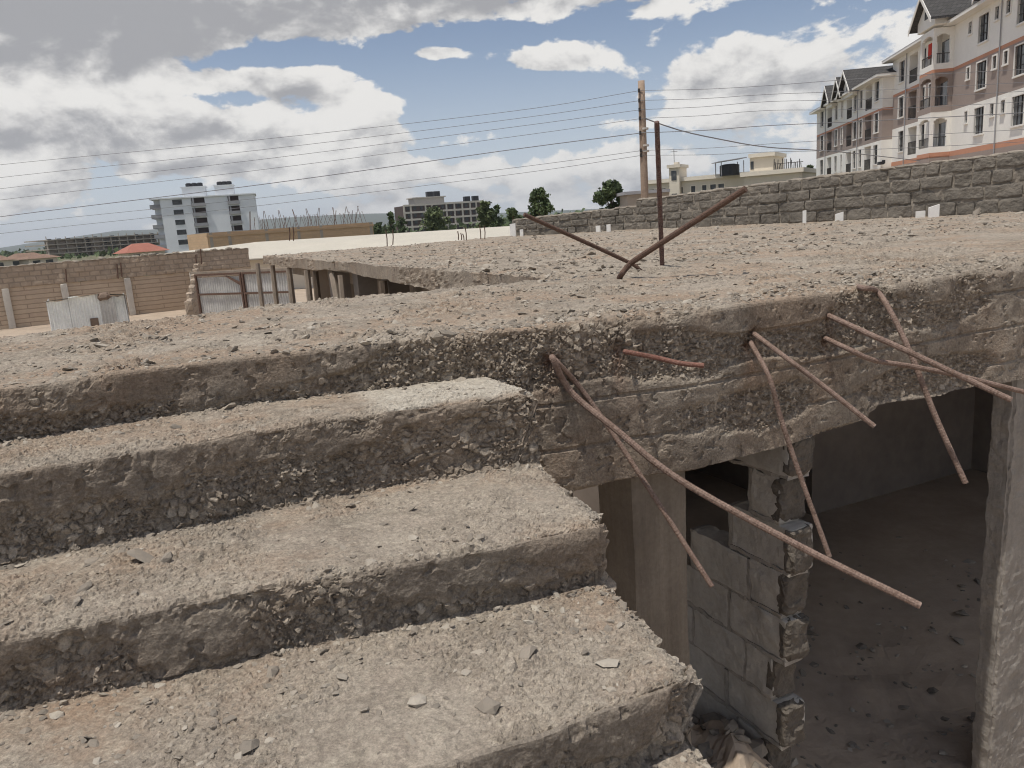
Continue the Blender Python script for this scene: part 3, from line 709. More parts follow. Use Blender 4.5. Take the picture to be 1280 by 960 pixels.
# single larger pieces one can point at
big = [(360, 912, -.74, .020, 'pale angular stone chip lying near the foot of the third step'), (658, 828, -.57, .026, 'pale flat stone flake in the middle of the third step'), (760, 832, -.57, .024, 'rounded grey stone at the right on the third step'),
       (520, 880, -.57, .022, 'dark flat chip at the left on the third step'), (612, 888, -.57, .030, 'pair-like grey chip near the front edge of the third step'), (183, 701, -.40, .030, 'dark thin flake on the second step at the left'),
       (205, 706, -.40, .022, 'pale flake beside the dark thin flake on the second step'), (66, 756, -.40, .020, 'flat grey chip far left on the second step'), (98, 756, -.40, .018, 'dark chip beside the flat grey chip far left on the second step'),
       (289, 508, -.155, .022, 'pale rounded stone at the foot of the top riser'), (400, 487, -.155, .024, 'pale stone at the top of the first step near the light patch'),
       (1225, 268, 0., .085, 'dark lump of stone on the slab by the stone wall'), (1085, 270, 0., .06, 'low brown stone on the slab by the stone wall')]
allpts = np.concatenate([Sd.reshape(-1, 3), lp, fp])
for x, y, z, s_, lab in big:
    p = np.array(uvz(on_z(x, y, z)))
    j = np.argmin(((allpts[:, :2]-p[:2])**2).sum(1)+((allpts[:, 2]-p[2])*2)**2)
    vv, ff = chips(allpts[j:j+1]+np.array([[0, 0, s_*.25]]), np.array([s_]), .6, .28); vv = to_world(vv)
    me = np_mesh('stone_chip', vv, ff, M['gravel'], np.full((12, 4), random.uniform(.2, .95)))
    b = rebase(me); tag(link('stone_chip', me, None, b), lab, 'stone', 'larger loose stones')

# rubble under the steps beside the block wall
rub = 0
for i in range(120):
    u_ = random.uniform(1.75, 2.40); v_ = random.uniform(2.1, 3.2)
    s_ = .018+.05*random.random()**2; z_ = on_ground(u_, v_)+s_*.25
    vv, ff = chips(np.array([[u_, v_, z_]]), np.array([s_]), .8, .2); vv = to_world(vv)
    me = np_mesh('rubble_stone', vv, ff, M['gravel'], np.full((12, 4), random.uniform(.0, .35)))
    b = rebase(me); tag(link('rubble_stone', me, None, b), 'lump of brown rubble heaped at the foot of the block wall', 'stone', 'rubble stones below the block wall')

# ================================================================== STONE WALL ON THE SLAB
def wall_pts():
    return [W(7.9, 16.35, 0), W(9.37, 13.53, 0), W(11.28, 6.96, 0), W(13.3, .4, 0)]
WP = wall_pts()
st = MB(); mo = MB()
def run(a, b, h0, h1, ncourse, seed):
    rs = random.Random(seed); d = b-a; L = d.length; e = d.normalized(); n = Vector((e.y, -e.x, 0))
    if n.dot(Vector((0, 0, 0))-a) < 0: n = -n            # towards the camera
    def put(mb, s0, s1, t0, t1, z0, z1, nn, amp, sc_, seed_, rnd):
        b0_ = len(mb.v); mb.rough(s0, s1, t0, t1, z0, z1, nn, amp, sc_, seed_, 0, rnd)
        for i in range(b0_, len(mb.v)):
            x, y, z = mb.v[i]; mb.v[i] = tuple(a+e*x+n*(-y)+Vector((0, 0, z)))
    H = lambda s: h0+(h1-h0)*s/L
    for c in range(ncourse):
        s = -rs.uniform(0, .2)
        while s < L-.05:
            w_ = rs.choice([.2, .26, .32, .38, .44, .5])*rs.uniform(.9, 1.1); s1 = min(s+w_, L)
            sa = max(s, 0); hm = H((sa+s1)/2); ch_ = hm/ncourse
            z0 = c*ch_-.02*(c == 0); z1 = (c+1)*ch_ - (rs.uniform(0, .03) if c == ncourse-1 else 0)
            if s1-sa > .06:
                o = rs.uniform(-.018, .012)
                put(st, sa+.007, s1-.007, o-.006, .22, z0+.008+rs.uniform(-.003, .003), z1-.006+rs.uniform(-.003, .003), (11, 2, 7), .010, 8, seed*50+c*31+int(s*20), .006)
            s = s1
    m = int(L/.25)
    for i in range(m):
        s0, s1 = L*i/m, L*(i+1)/m; hm = H((s0+s1)/2)
        put(mo, s0, s1+.005, .014, .205, -.03, hm-.02, (6, 2, 12), .014, 7, seed*91+i, .0)
        put(mo, s0-.01, s1+.015, .0+rs.uniform(-.008, .008), .22, hm-.035, hm+.012+rs.uniform(-.006, .012), (5, 4, 2), .014, 8, seed*97+i, .008)
run(WP[0], WP[1], .36, .47, 3, 3)
run(WP[1]+Vector((-.03, 0, 0)), WP[2], .585, .83, 4, 5)
run(WP[2], WP[3], .83, .92, 4, 9)
swall = empty('stone_wall', WP[1], 0, 'long low wall of rough dark grey stone blocks along the back of the slab', 'wall')
for mb, nm, mt_ in ((st, 'stonework', M['stone']), (mo, 'mortar_bed', M['wallmortar'])):
    mb.v = [tuple(Vector(p)-swall.location) for p in mb.v]; mb.part(nm, [mt_], swall)
# white stubs at the foot of the wall
wl = [(642, 297, 281, 7, 'tall white stub at the far left foot of the stone wall'), (652.5, 296, 287.5, 4, 'small white stub second from the left along the stone wall'), (748, 291, 283, 5.5, 'white stub left of the starter post, tilted'), (761, 289, 280, 5, 'white stub left of the utility pole by the stone wall'),
      (1005.5, 275, 260, 4, 'narrow upright white stub at the middle of the stone wall'), (1049, 272, 261, 9, 'white stub with a slanted top by the stone wall'), (1150.5, 268, 260, 10, 'low wide white stub second from the right by the wall'), (1167, 268, 253, 11.5, 'tallest white stub with slanted top, rightmost by the wall')]
for i, (x, yb, yt, wpx, lab) in enumerate(wl):
    # on the slab just in front of the wall line
    r = Vector(ray(x, 275)); best = None
    for a, b in ((WP[0], WP[1]), (WP[1], WP[2])):
        e = b-a; den = r.x*e.y-r.y*e.x; t_ = (a.x*e.y-a.y*e.x)/den; s_ = (a.x*r.y-a.y*r.x)/den
        if -.05 <= s_ <= 1.05: best = t_; break
    d = r.y*best-.35; px = F/d
    w_ = wpx/px; h = (yb-yt)/px
    p = at(x, yb, d); p.z = 0
    mb = MB(); sl = .22*h if i in (5, 7) else .03*h
    mb.prism([(-w_/2, -.03), (w_/2, -.03), (w_/2, h), (-w_/2, h-sl)], -.03, .03, 'y')
    tag(link('white_stub', mb.mesh('white_stub', [M['white']]), None, p, R(-15)), lab, 'marker stub', 'white stubs along the stone wall')

# ================================================================== UTILITY POLE AND LINES
pb = at(806.5, 262, 27); pt = at(801.5, 101, 27); base = pb.copy(); base.z = -LIFT
pole = empty('utility_pole', base, 0, 'weathered brown wooden utility pole behind the stone wall carrying several cables', 'pole')
mb = MB(); rel = lambda p: tuple(p-base)
ax = (pt-pb).normalized(); lowp = pb-ax*((pb.z+LIFT)/ax.z)
mb.tube([rel(lowp.lerp(pt, t/8)) for t in range(9)], [.145-.035*t/8 for t in range(9)], 12); mb.part('shaft', [M['pole']], pole, True)
for y in (113, 125.5, 137, 148, 166, 188, 194):
    q = at(803+(y-101)*.03-4, y, 26.9); c = MB(); c.tube([rel(q+Vector((-.02, 0, -.06))), rel(q+Vector((-.02, 0, .06)))], .035, 8); c.part('insulator', [M['iron']], pole)
for y in (161, 182, 189):
    q = at(803.5+(y-101)*.03, y, 27); c = MB(); c.tube([rel(q-ax*.03), rel(q+ax*.03)], .142, 12); c.part('strap', [M['pale_conc']], pole)
lines_px = [(206, 139, 113, 107, 95), (222, 149, 125.5, 118, 111), (236, 159, 137, 127, 122), (250, 171, 148, 138, 135), (271, 187, 166, 157, 149), (281, 210, 188, 180, 170), (292, 218, 194, 190, 185)]
for i, (y0, ym, yp, yr, ye) in enumerate(lines_px):
    mb = MB(); anchor = at(801+(yp-101)*.03, yp, 26.88)
    L0 = at(-260, y0+(y0-ym)*.36+6, 34.5); pts = [L0, at(0, y0, 32.3), at(320, (y0+ym)/2+2.5, 29.7), at(640, ym, 27.6), anchor]
    mb.tube(smooth_path(pts, .5), .008 if i != 4 else .014, 6)
    pts = [anchor, at(880, (yp+yr)/2+1.5, 26.4), at(960, yr, 25.7), at(1120, ye+.5, 24.5), at(1500, ye-20, 22)]
    mb.tube(smooth_path(pts, .5), .0075 if i != 4 else .012, 6)
    o = ['topmost of the seven dark cables strung past the utility pole', 'second cable from the top strung past the utility pole', 'third cable from the top strung past the utility pole', 'fourth cable from the top, just above the thick one', 'thickest cable, fifth from the top, on the utility pole', 'upper of the two lowest cables on the utility pole', 'lowest of the seven cables on the utility pole'][i]
    single('power_line', mb.mesh('power_line', [M['wire']]), o, 'power cable', 'cables on the utility pole')
mb = MB(); mb.tube(smooth_path([at(806, 148, 26.9), at(850, 163, 27.6), at(900, 174, 28.5), at(960, 184, 30), at(1050, 190, 34), at(1150, 201, 44)], .6), .02, 6)
single('service_cable', mb.mesh('service_cable', [M['wire']]), 'single cable sloping down from the utility pole to the apartments', 'power cable')

# ================================================================== BUILDINGS
def facade(root, x0, x1, z0, z1, openings, bands, mats, y=0., reveal=.18, name='wall', extra=None, parts=None):
    """a front wall with real openings: bands = [(z_top, material index)]; openings = (x0,x1,z0,z1,kind)"""
    xs_ = sorted({x0, x1, *[o[0] for o in openings], *[o[1] for o in openings]}); zs_ = sorted({z0, z1, *[o[2] for o in openings], *[o[3] for o in openings], *[b[0] for b in bands if z0 < b[0] < z1]})
    xs_ = [x for x in xs_ if x0 <= x <= x1]; zs_ = [z for z in zs_ if z0 <= z <= z1]
    mb = MB()
    def bi(z):
        for zt_, m in bands:
            if z < zt_: return m
        return bands[-1][1]
    for i in range(len(xs_)-1):
        for j in range(len(zs_)-1):
            cx, cz = (xs_[i]+xs_[i+1])/2, (zs_[j]+zs_[j+1])/2
            if any(o[0] < cx < o[1] and o[2] < cz < o[3] for o in openings): continue
            mb.add([(xs_[i], y, zs_[j]), (xs_[i+1], y, zs_[j]), (xs_[i+1], y, zs_[j+1]), (xs_[i], y, zs_[j+1])], [(0, 1, 2, 3)], bi(cz))
    for (a, b, c, d, k_) in openings:
        r_ = reveal if k_ != 'bal' else 1.3; m = bi((c+d)/2)
        for q in ([(a, y, c), (b, y, c), (b, y+r_, c), (a, y+r_, c)], [(a, y, d), (a, y+r_, d), (b, y+r_, d), (b, y, d)], [(a, y, c), (a, y+r_, c), (a, y+r_, d), (a, y, d)], [(b, y, c), (b, y, d), (b, y+r_, d), (b, y+r_, c)]):
            mb.add(q, [(0, 1, 2, 3)], m)
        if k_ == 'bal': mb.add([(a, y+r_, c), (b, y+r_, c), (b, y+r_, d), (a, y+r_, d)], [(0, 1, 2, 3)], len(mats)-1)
    if extra: extra(mb)
    return mb.part(name, mats, root)
def window(root, a, b, c, d, y, frame_m, reveal=.12, mull=True, border=.09, glass=None):
    mb = MB()
    for q in ((a-border, a, c-border, d+border), (b, b+border, c-border, d+border)): mb.box(q[0], q[1], y-.05, y+.05, q[2], q[3])
    mb.box(a, b, y-.05, y+.05, d, d+border); mb.box(a-.03, b+.03, y-.12, y+.05, c-border-.01, c)
    w_ = mb.part('window', [frame_m], root)
    g = MB(); g.box(a+.002, b-.002, y+reveal-.03, y+reveal, c, d); g.part('pane', [glass or M['glass']], w_)
    if mull:
        g = MB(); n = max(2, int((b-a)/.42))
        for i in range(1, n): x = a+(b-a)*i/n; g.box(x-.02, x+.02, y+reveal-.07, y+reveal-.031, c, d)
        for zz in (.33, .66): z = c+(d-c)*zz; g.box(a, b, y+reveal-.068, y+reveal-.033, z-.018, z+.018)
        g.part('grille', [M['iron']], w_)
    return w_
def balcony(root, a, b, c, y, wash=None):
    mb = MB()
    for i in range(int((b-a)/.14)+1): x = a+.04+i*.14; mb.box(x-.012, x+.012, y+.03, y+.055, c, c+.95)
    mb.box(a, b, y+.02, y+.065, c+.95, c+1.0); mb.box(a, b, y+.02, y+.065, c+.08, c+.11)
    o = mb.part('railing', [M['iron']], root)
    g = MB(); g.box(a+.15, min(a+1.1, b-.1), y+1.22, y+1.28, c, c+2.0); g.part('balcony_door', [M['glass']], root)
    for (x, z, w_, h, m) in wash or []:
        l = MB(); l.box(x, x+w_, y+.25, y+.27, z, z+h); l.part('laundry', [m], root)

AZF = math.atan2(ray(805, 262)[0], ray(805, 262)[1])
fyaw = math.atan2(-math.cos(AZF), -math.sin(AZF))       # local x runs towards the camera, local y into the block
def facade_x(A, x):
    r = ray(x, 200); n = (-math.cos(AZF), math.sin(AZF)); k_ = (A.x*n[0]+A.y*n[1])/(r[0]*n[0]+r[1]*n[1])
    return (r[0]*k_-A.x)*-math.sin(AZF)+(r[1]*k_-A.y)*-math.cos(AZF)
def apartment(A, label, wins, bals, x0, x1, floors, top, eave, pipes, gables, bays, small, depth=13):
    root = empty('apartment_block', (A.x, A.y, -LIFT), fyaw, label, 'apartment building', 'apartment blocks on the right')
    zo = LIFT
    ops = []
    fl = floors+[top]
    for f_, a, b in wins: ops.append((a, b, fl[f_]+.78+zo, fl[f_]+2.42+zo, 'win'))
    for f_, a, b in small: ops.append((a, b, fl[f_]+1.68+zo, fl[f_]+2.42+zo, 'win'))
    for f_, a, b in bals: ops.append((a, b, fl[f_]+.35+zo, fl[f_]+2.5+zo, 'bal'))
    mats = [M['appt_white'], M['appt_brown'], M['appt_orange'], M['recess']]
    bands = [(floors[0]-.32+zo, 1), (floors[0]+.02+zo, 2), (floors[1]-.0+zo, 0), (floors[2]-.18+zo, 1), (floors[2]+.03+zo, 2), (99, 0)]
    def extra(mb):
        # the other three sides, banded as well
        for q0, q1 in (((x1, 0), (x1, depth)), ((x1, depth), (x0, depth)), ((x0, depth), (x0, 0))):
            zp = 0.
            for zt_, m in bands:
                zt2 = min(zt_, top+zo); mb.add([(q0[0], q0[1], zp), (q1[0], q1[1], zp), (q1[0], q1[1], zt2), (q0[0], q0[1], zt2)], [(0, 1, 2, 3)], m); zp = zt2
        mb.add([(x0, 0, top+zo), (x1, 0, top+zo), (x1, depth, top+zo), (x0, depth, top+zo)], [(0, 1, 2, 3)], 0)
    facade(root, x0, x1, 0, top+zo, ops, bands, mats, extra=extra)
    for o in ops:
        if o[4] == 'win': window(root, *o[:4], 0, M['trim'])
        else: balcony(root, o[0], o[1], o[2], 0)
    # projecting balcony bays with arched openings
    for (a, b, pr, laundry) in bays:
        mb = MB(); zz = [0., floors[0]-.32+zo, floors[0]+.02+zo, floors[1]+zo, floors[2]-.18+zo, floors[2]+.03+zo, eave+zo-.05]; mm = [1, 2, 0, 1, 2, 0]
        def piece(xa, xb, ya, yb, za, zb):
            for i in range(6):
                lo, hi = max(za, zz[i]), min(zb, zz[i+1])
                if hi-lo > .01: mb.box(xa, xb, ya, yb, lo, hi, mm[i])
        lows = [0.]+[f+zo for f in floors]
        t_ = .22
        for i, f_ in enumerate(floors):
            zf_ = f_+zo; nxt = (floors[i+1]+zo) if i+1 < len(floors) else eave+zo-.05
            piece(a, b, -pr, -.004, zf_-(.35 if i == 0 else .25) if i == 0 else zf_, zf_+.42)             # parapet
            zt0 = zf_+2.05; rad = 8
            # corner piers
            piece(a, a+t_, -pr, -pr+t_, zf_+.42, nxt); piece(b-t_, b, -pr, -pr+t_, zf_+.42, nxt)
            piece(a, a+t_, -.26, -.004, zf_+.42, nxt); piece(b-t_, b, -.26, -.004, zf_+.42, nxt)
            # arched heads on the front and on the two sides
            W_ = b-a-2*t_
            for k_ in range(rad):
                xa = a+t_+W_*k_/rad; xb = a+t_+W_*(k_+1)/rad; xm = ((xa+xb)/2-(a+b)/2)/(W_/2)
                piece(xa, xb, -pr+.01, -pr+t_-.01, zt0+.36*math.sqrt(max(0, 1-xm*xm)), nxt)
            D_ = pr-t_-.26
            for k_ in range(6):
                ya = -pr+t_+D_*k_/6; yb = -pr+t_+D_*(k_+1)/6; ym = ((ya+yb)/2-(-pr+t_+D_/2))/(D_/2)
                h_ = zt0+.3*math.sqrt(max(0, 1-ym*ym))
                piece(a+.01, a+t_-.01, ya, yb, h_, nxt); piece(b-t_+.01, b-.01, ya, yb, h_, nxt)
        piece(a, b, -pr, -.004, 0, floors[0]+zo-.25)
        bay = mb.part('balcony_bay', [M['appt_white'], M['appt_brown'], M['appt_orange']], root)
        for i, f_ in enumerate(floors):
            zf_ = f_+zo+.42; r_ = MB()
            for k_ in range(int((b-a)/.16)): x = a+.25+k_*.16; r_.box(x-.012, x+.012, -pr+.06, -pr+.085, zf_, zf_+.62) if x < b-.25 else None
            r_.box(a+.2, b-.2, -pr+.05, -pr+.095, zf_+.62, zf_+.67); r_.box(b-.09, b-.05, -pr+.2, -.25, zf_+.62, zf_+.67)
            for k_ in range(int((pr-.5)/.16)): y = -pr+.3+k_*.16; r_.box(b-.085, b-.06, y-.012, y+.012, zf_, zf_+.62)
            r_.part('railing', [M['iron']], bay)
            dd = MB(); dd.box(a+.4, b-.5, -.03, -.012, zf_-.3, zf_+1.7); dd.part('balcony_door', [M['glass']], bay)
        for (fi, xo, w_, z_, h, m) in laundry:
            l = MB(); l.box(a+xo, a+xo+w_, -pr+.28, -pr+.30, floors[fi]+zo+z_, floors[fi]+zo+z_+h); l.part('laundry', [m], bay)
    for x in pipes:
        mb = MB(); mb.tube([(x, -.07, 0), (x, -.07, eave+zo)], .038, 8); mb.part('drainpipe', [M['grey_slab']], root)
    # hipped roof with overhanging white eaves
    ov = .75; e = eave+zo; rise = 2.6; mb = MB()
    X0, X1, Y0, Y1 = x0-ov, x1+ov, -ov, depth+ov; hy = (Y0+Y1)/2; in_ = (Y1-Y0)/2
    mb.add([(X0, Y0, e+.22), (X1, Y0, e+.22), (X1, Y1, e+.22), (X0, Y1, e+.22), (X0+in_, hy, e+.22+rise), (X1-in_, hy, e+.22+rise)], [(0, 1, 5, 4), (1, 2, 5), (2, 3, 4, 5), (3, 0, 4)], 0)
    roof = mb.part('roof', [M['tile']], root)
    mb = MB(); mb.box(X0+.02, X1-.02, Y0+.02, Y1-.02, e, e+.215); mb.part('eaves', [M['trim']], roof)
    for (xc, hw, zb, za, pr, back_) in gables:
        g = MB(); zb += zo; za += zo; y0 = -pr
        g.prism([(xc-hw+.3, zb-.6), (xc+hw-.3, zb-.6), (xc+hw-.3, zb+.06), (xc, za-.35), (xc-hw+.3, zb+.06)], y0, back_, 'y', 0)
        gb_ = g.part('gable', [M['appt_white']], roof)
        g = MB(); th_ = .16
        for s_ in (-1, 1):
            g.prism([(xc, za), (xc+s_*hw*1.12, zb-(za-zb)*.12), (xc+s_*hw*1.12, zb-(za-zb)*.12-th_), (xc, za-th_)], y0-.45, back_, 'y', 0)
        g.part('gable_roof', [M['tile']], gb_)
        g = MB()
        for s_ in (-1, 1):
            g.prism([(xc, za-.02), (xc+s_*hw*1.12, zb-(za-zb)*.12-.02), (xc+s_*hw*1.12, zb-(za-zb)*.12-.34), (xc, za-.34)], y0-.50, y0-.455, 'y', 0)
        g.part('bargeboard', [M['trim']], gb_)
        g = MB(); g.box(xc-.32, xc+.32, y0-.03, y0-.004, zb+.05, zb+(za-zb)*.45); g.part('window', [M['glass']], gb_)
    return root
A1 = at(1118, 200, 70)
w1 = []
for a, b in ((.72, 2.1), (6.0, 7.2), (8.1, 9.1), (16.9, 18.4), (22.35, 23.9), (27.5, 29), (31, 32.3)): w1 += [(0, a+.3*(a < 9), b+.25*(a < 9)), (1, a, b), (2, a, b)]
sm = []
for a, b in ((19.3, 19.85), (20.85, 21.4), (15.25, 15.75), (25.4, 25.9)): sm += [(0, a, b), (1, a, b), (2, a, b)]
apartment(A1, 'near white and taupe apartment block with orange bands and bay balconies, at the right edge', w1, [(0, 3.4, 5.5), (1, 3.2, 5.2), (2, 3.2, 5.2)], -1.2, 36, [2.9, 5.68, 8.5], 11.3, 11.3, (3.0-.35, 9.75, 20.3), [(11.6, 2.1, 12.0, 13.75, 1.5, 6), (21.4, 2.6, 12.0, 14.3, .6, 7), (29, 2.2, 12, 13.8, 1.4, 6)],
          [(10.1, 12.75, 1.35, [(2, .75, .7, 1.0, 1.0, M['cloth_red']), (2, .3, .35, .5, .6, M['cloth_wht']), (2, 1.6, .5, 1.0, .7, M['cloth_yel']), (1, .6, .4, .5, .6, M['cloth_wht'])])], sm)
A2 = at(1101, 200, 71)
w2 = []
for a, b in ((-24.6, -23.0), (-17.4, -16.3), (-9.6, -8.5), (-7.4, -6.4), (-2.3, -1.0), (-14.6, -14.0)): w2 += [(0, a, b), (1, a, b), (2, a, b)]
ab = []
for a, b in ((-21.2, -19.0), (-12.5, -10.4), (-5.5, -3.3)): ab += [(0, a, b), (1, a, b), (2, a, b)]
apartment(A2, 'farther white and taupe apartment block with grey gabled roof, beyond the near block', w2, ab, -26.8, 0, [2.15, 4.88, 7.55], 10.1, 10.1, (-8.0, -21.9), [(-18.3, 1.7, 10.4, 12.1, .5, 6), (-13.2, 1.7, 10.5, 12.2, .5, 6), (-10.2, 2.4, 10.4, 12.4, .5, 7)], [], [])
# floodlight on the corner of the farther block
cam_b = at(1101, 204, 70.6); mb = MB(); mb.box(-.35, .35, -.2, .2, -.12, .12); mb.box(-.05, .05, .1, .35, -.05, .25); mb.box(.28, .5, -.12, .12, -.1, .1)
tag(link('floodlight', mb.mesh('floodlight', [M['tank']]), None, cam_b, fyaw), 'small dark floodlight fixed low on the corner of the farther apartment block', 'lamp')

def bframe(xa, xb, y, da, db):
    a = at(xa, y, da); b = at(xb, y, db); d = b-a; return a, math.hypot(d.x, d.y), math.atan2(d.y, d.x)
def zpx(x, y, d): return at(x, y, d).z+LIFT      # height above the ground of a pixel seen at depth d

# ---- pale blue-white tower with balconies
a, Wd, yw = bframe(204, 323, 280, 225, 232); Ht = 15.0
root = empty('apartment_tower', (a.x, a.y, -LIFT), yw, 'pale blue and white apartment tower with dark window rows and roof tanks, far left', 'apartment building')
s = Wd/119.; ops = []
for zf_ in range(5):
    z = 1.6+zf_*2.75
    ops.append(((15)*s, (27)*s, z+.7, z+2.1, 'win'))
    ops.append(((38.5)*s, (55)*s, z+.3, z+2.3, 'bal')); ops.append(((84)*s, (98)*s, z+.3, z+2.3, 'bal'))
def ext(mb):
    D_ = 14
    mb.add([(Wd, 0, 0), (Wd, D_, 0), (Wd, D_, Ht), (Wd, 0, Ht)], [(0, 1, 2, 3)]); mb.add([(0, D_, 0), (0, 0, 0), (0, 0, Ht), (0, D_, Ht)], [(0, 1, 2, 3)])
    mb.add([(0, D_, 0), (Wd, D_, 0), (Wd, D_, Ht), (0, D_, Ht)], [(3, 2, 1, 0)]); mb.add([(0, 0, Ht), (Wd, 0, Ht), (Wd, D_, Ht), (0, D_, Ht)], [(0, 1, 2, 3)])
facade(root, 0, Wd, 0, Ht, ops, [(99, 0)], [M['blue_white'], M['dark_infill']], extra=ext, reveal=.25)
for o in ops:
    if o[4] == 'win': window(root, *o[:4], 0, M['blue_white'], .2, True, .05)
    else:
        mb = MB(); mb.box(o[0]-.1, o[1]+.1, -.9, -.01, o[2]-.35, o[2]+.55); mb.box(o[0]+.3, o[0]+.7, -.7, -.02, o[2]+.55, o[3]-.0); mb.part('balcony', [M['grey_slab']], root)
for zf_ in range(5):
    z = 1.6+zf_*2.75
    mb = MB(); mb.box(-2.9, -.01, 1.0, 9.0, z, z+.25); mb.box(-2.9, -2.75, 1.0, 9, z+.26, z+1.1); mb.box(-2.9, -.02, .98, 1.12, z+.26, z+1.1); mb.part('balcony', [M['grey_slab']], root)
    mb = MB(); mb.box(-1.97, -1.905, 3, 8, z+.3, z+2.3); mb.part('window', [M['glass']], root)
mb = MB(); mb.box(-2.6, Wd+.3, -.5, 14.3, Ht+.01, Ht+.35); mb.part('parapet', [M['blue_white']], root)
mb = MB(); mb.box(-1.9, -.012, 2.3, 9.2, 0, Ht-.01); mb.part('side_wall', [M['blue_white']], root)
for (x0, x1) in ((28, 57), (69, 93)):
    mb = MB(); mb.box(x0*s, x1*s, 2, 8, Ht+.36, Ht+2.9); mb.box(x0*s-.3, x1*s+.3, 1.7, 8.3, Ht+2.91, Ht+3.15); mb.part('stair_head', [M['blue_white']], root)
    for k_ in range(3):
        c = MB(); cx = (x0+(x1-x0)*(.28+.24*k_))*s; c.tube([(cx, 5, Ht+3.16), (cx, 5, Ht+4.1), (cx, 5, Ht+4.3)], [.85, .85, .5], 12); c.part('water_tank', [M['tank']], root)

# ---- bare concrete frame building far left
a, Wd, yw = bframe(60, 200, 310, 330, 380); Ht = zpx(60, 300, 330)
root = empty('concrete_frame_building', (a.x, a.y, -LIFT), yw, 'unfinished grey brown concrete frame building with open floors, far left', 'building')
fl = Ht/4; mb = MB()
for i in range(5): mb.box(-.4, Wd+.4, -1.0, 14, fl*i-.35 if i else 0, fl*i+.1)
n = 13
for i in range(n+1):
    x = Wd*i/n; mb.box(x-.3, x+.3, -.2, .35, .11, Ht-.36); mb.box(x-.12, x+.12, .0, .25, Ht+.1, Ht+1.0+random.uniform(-.3, .5))
mb.part('frame', [M['frame_conc']], root)
mb = MB(); mb.box(0, Wd, 1.4, 1.7, 0.11, Ht-.4); mb.box(.3, Wd*.22, .4, .6, .11, Ht-.36); mb.box(Wd*.36, Wd*.46, .4, .6, .11, Ht-.36); mb.part('infill_wall', [M['frame_fill']], root)
for i in range(n):
    for j in range(4):
        if random.random() < .55:
            x = Wd*(i+.5)/n; w_ = MB(); w_.box(x-.9, x+.9, 1.3, 1.39, fl*j+1.0, fl*j+2.3); w_.part('window', [M['glass']], root)

# ---- tan masonry building under construction with starter columns
a, Wd, yw = bframe(258, 467, 290, 92, 104); Ht = zpx(300, 288.5, 94); Hb = zpx(465, 277.5, 104)
root = empty('tan_masonry_building', (a.x, a.y, -LIFT), yw, 'unfinished tan masonry building with a row of starter bars on top, behind the cream roof', 'building')
mb = MB(); mb.box(0, Wd, 0, 9, 0, Ht); mb.part('wall', [M['tanwall']], root)
mb = MB()
for x in (.02, .12, .33, .52, .66, .985): mb.box(Wd*x-.18, Wd*x+.18, -.06, .3, 0, Ht+.02)
mb.part('pier', [M['frame_conc']], root)
mb = MB(); mb.box(-.1, Wd+.1, -.12, -.061, Ht-.5, Ht-.25); mb.part('ring_beam', [M['tanwall']], root)
for i in range(34):
    x = Wd*(.28+.72*(i+random.uniform(-.2, .2))/34); h = random.uniform(1.2, 1.9) if i % 4 else 2.2
    c = MB()
    for dx in (0, .09): c.tube([(x+dx, random.uniform(.1, 4), Ht-.1), (x+dx+random.uniform(-.03, .03), 2, Ht+h)], .02+.012*(i % 4 == 0), 5)
    c.part('starter_bar', [M['rebar_dark']], root)

# ---- long low cream roof
root = empty('low_shed', at(420, 300, 40)*1, 0, 'long low shed with a cream sheet roof stretching behind the slab', 'shed'); root.location.z = -LIFT
o = root.location; mb = MB()
e0, e1 = at(196, 330, 47), at(662, 303, 44); r0_, r1_ = at(203, 317.5, 52), at(662, 281, 53); rm = at(320, 302.5, 53)
gnd = lambda p: Vector((p.x, p.y, -LIFT))
b0_, b1_ = r0_+Vector((-2, 9, -1.2)), r1_+Vector((2, 9, -1.2))
vs = [e0, e1, r1_, rm, r0_, b0_, b1_]; dn = Vector((0, 0, -.07))
vs2 = [p-o for p in vs]+[p+dn-o for p in vs]
mb.add(vs2, [(0, 1, 2, 3, 4), (4, 3, 2, 6, 5), (11, 10, 9, 8, 7), (12, 13, 9, 10, 11), (0, 7, 8, 1), (1, 8, 9, 2), (2, 9, 13, 6), (6, 13, 12, 5), (5, 12, 11, 4), (4, 11, 7, 0)])
mb.part('roof', [M['cream']], root)
mb = MB(); ins = Vector((.5, .8, -.12)); q = [e0+ins, e1+Vector((-.5, .8, -.12)), b1_+Vector((-.5, -.8, -.1)), b0_+Vector((.5, -.8, -.1))]
mb.add([p-o for p in q]+[gnd(p)-o for p in q], [(0, 4, 5, 1), (1, 5, 6, 2), (2, 6, 7, 3), (3, 7, 4, 0)]); mb.part('wall', [M['yellow_wall']], root)

# ---- dark framed building in the centre distance
a, Wd, yw = bframe(506, 604, 270, 300, 312); s = Wd/98.
root = empty('framed_office_building', (a.x, a.y, -LIFT), yw, 'dark brown building with pale floor bands behind trees in the centre distance', 'building')
Ht = zpx(510, 256, 300); fl = Ht/4.1
mb = MB(); mb.box(0, Wd, .4, 14, 0, Ht-.3); mb.part('wall', [M['dark_infill']], root)
mb = MB()
for i in range(1, 5): mb.box(-.3, Wd+.3, -.3, .39, fl*i-.35, fl*i+.35)
for x in (0, 8, 26, 34, 52, 62, 72, 82, 90, 98): mb.box(x*s-.3, x*s+.3, -.2, .38, 0, Ht-.4)
mb.part('frame', [M['pale_conc']], root)
for i in range(4):
    for x in (2, 10, 18, 36, 44, 54, 64, 74, 84):
        w_ = MB(); w_.box(x*s+.5, (x+6)*s-.3, .28, .395, fl*i+.9, fl*i+2.6); w_.part('window', [M['glass']], root)
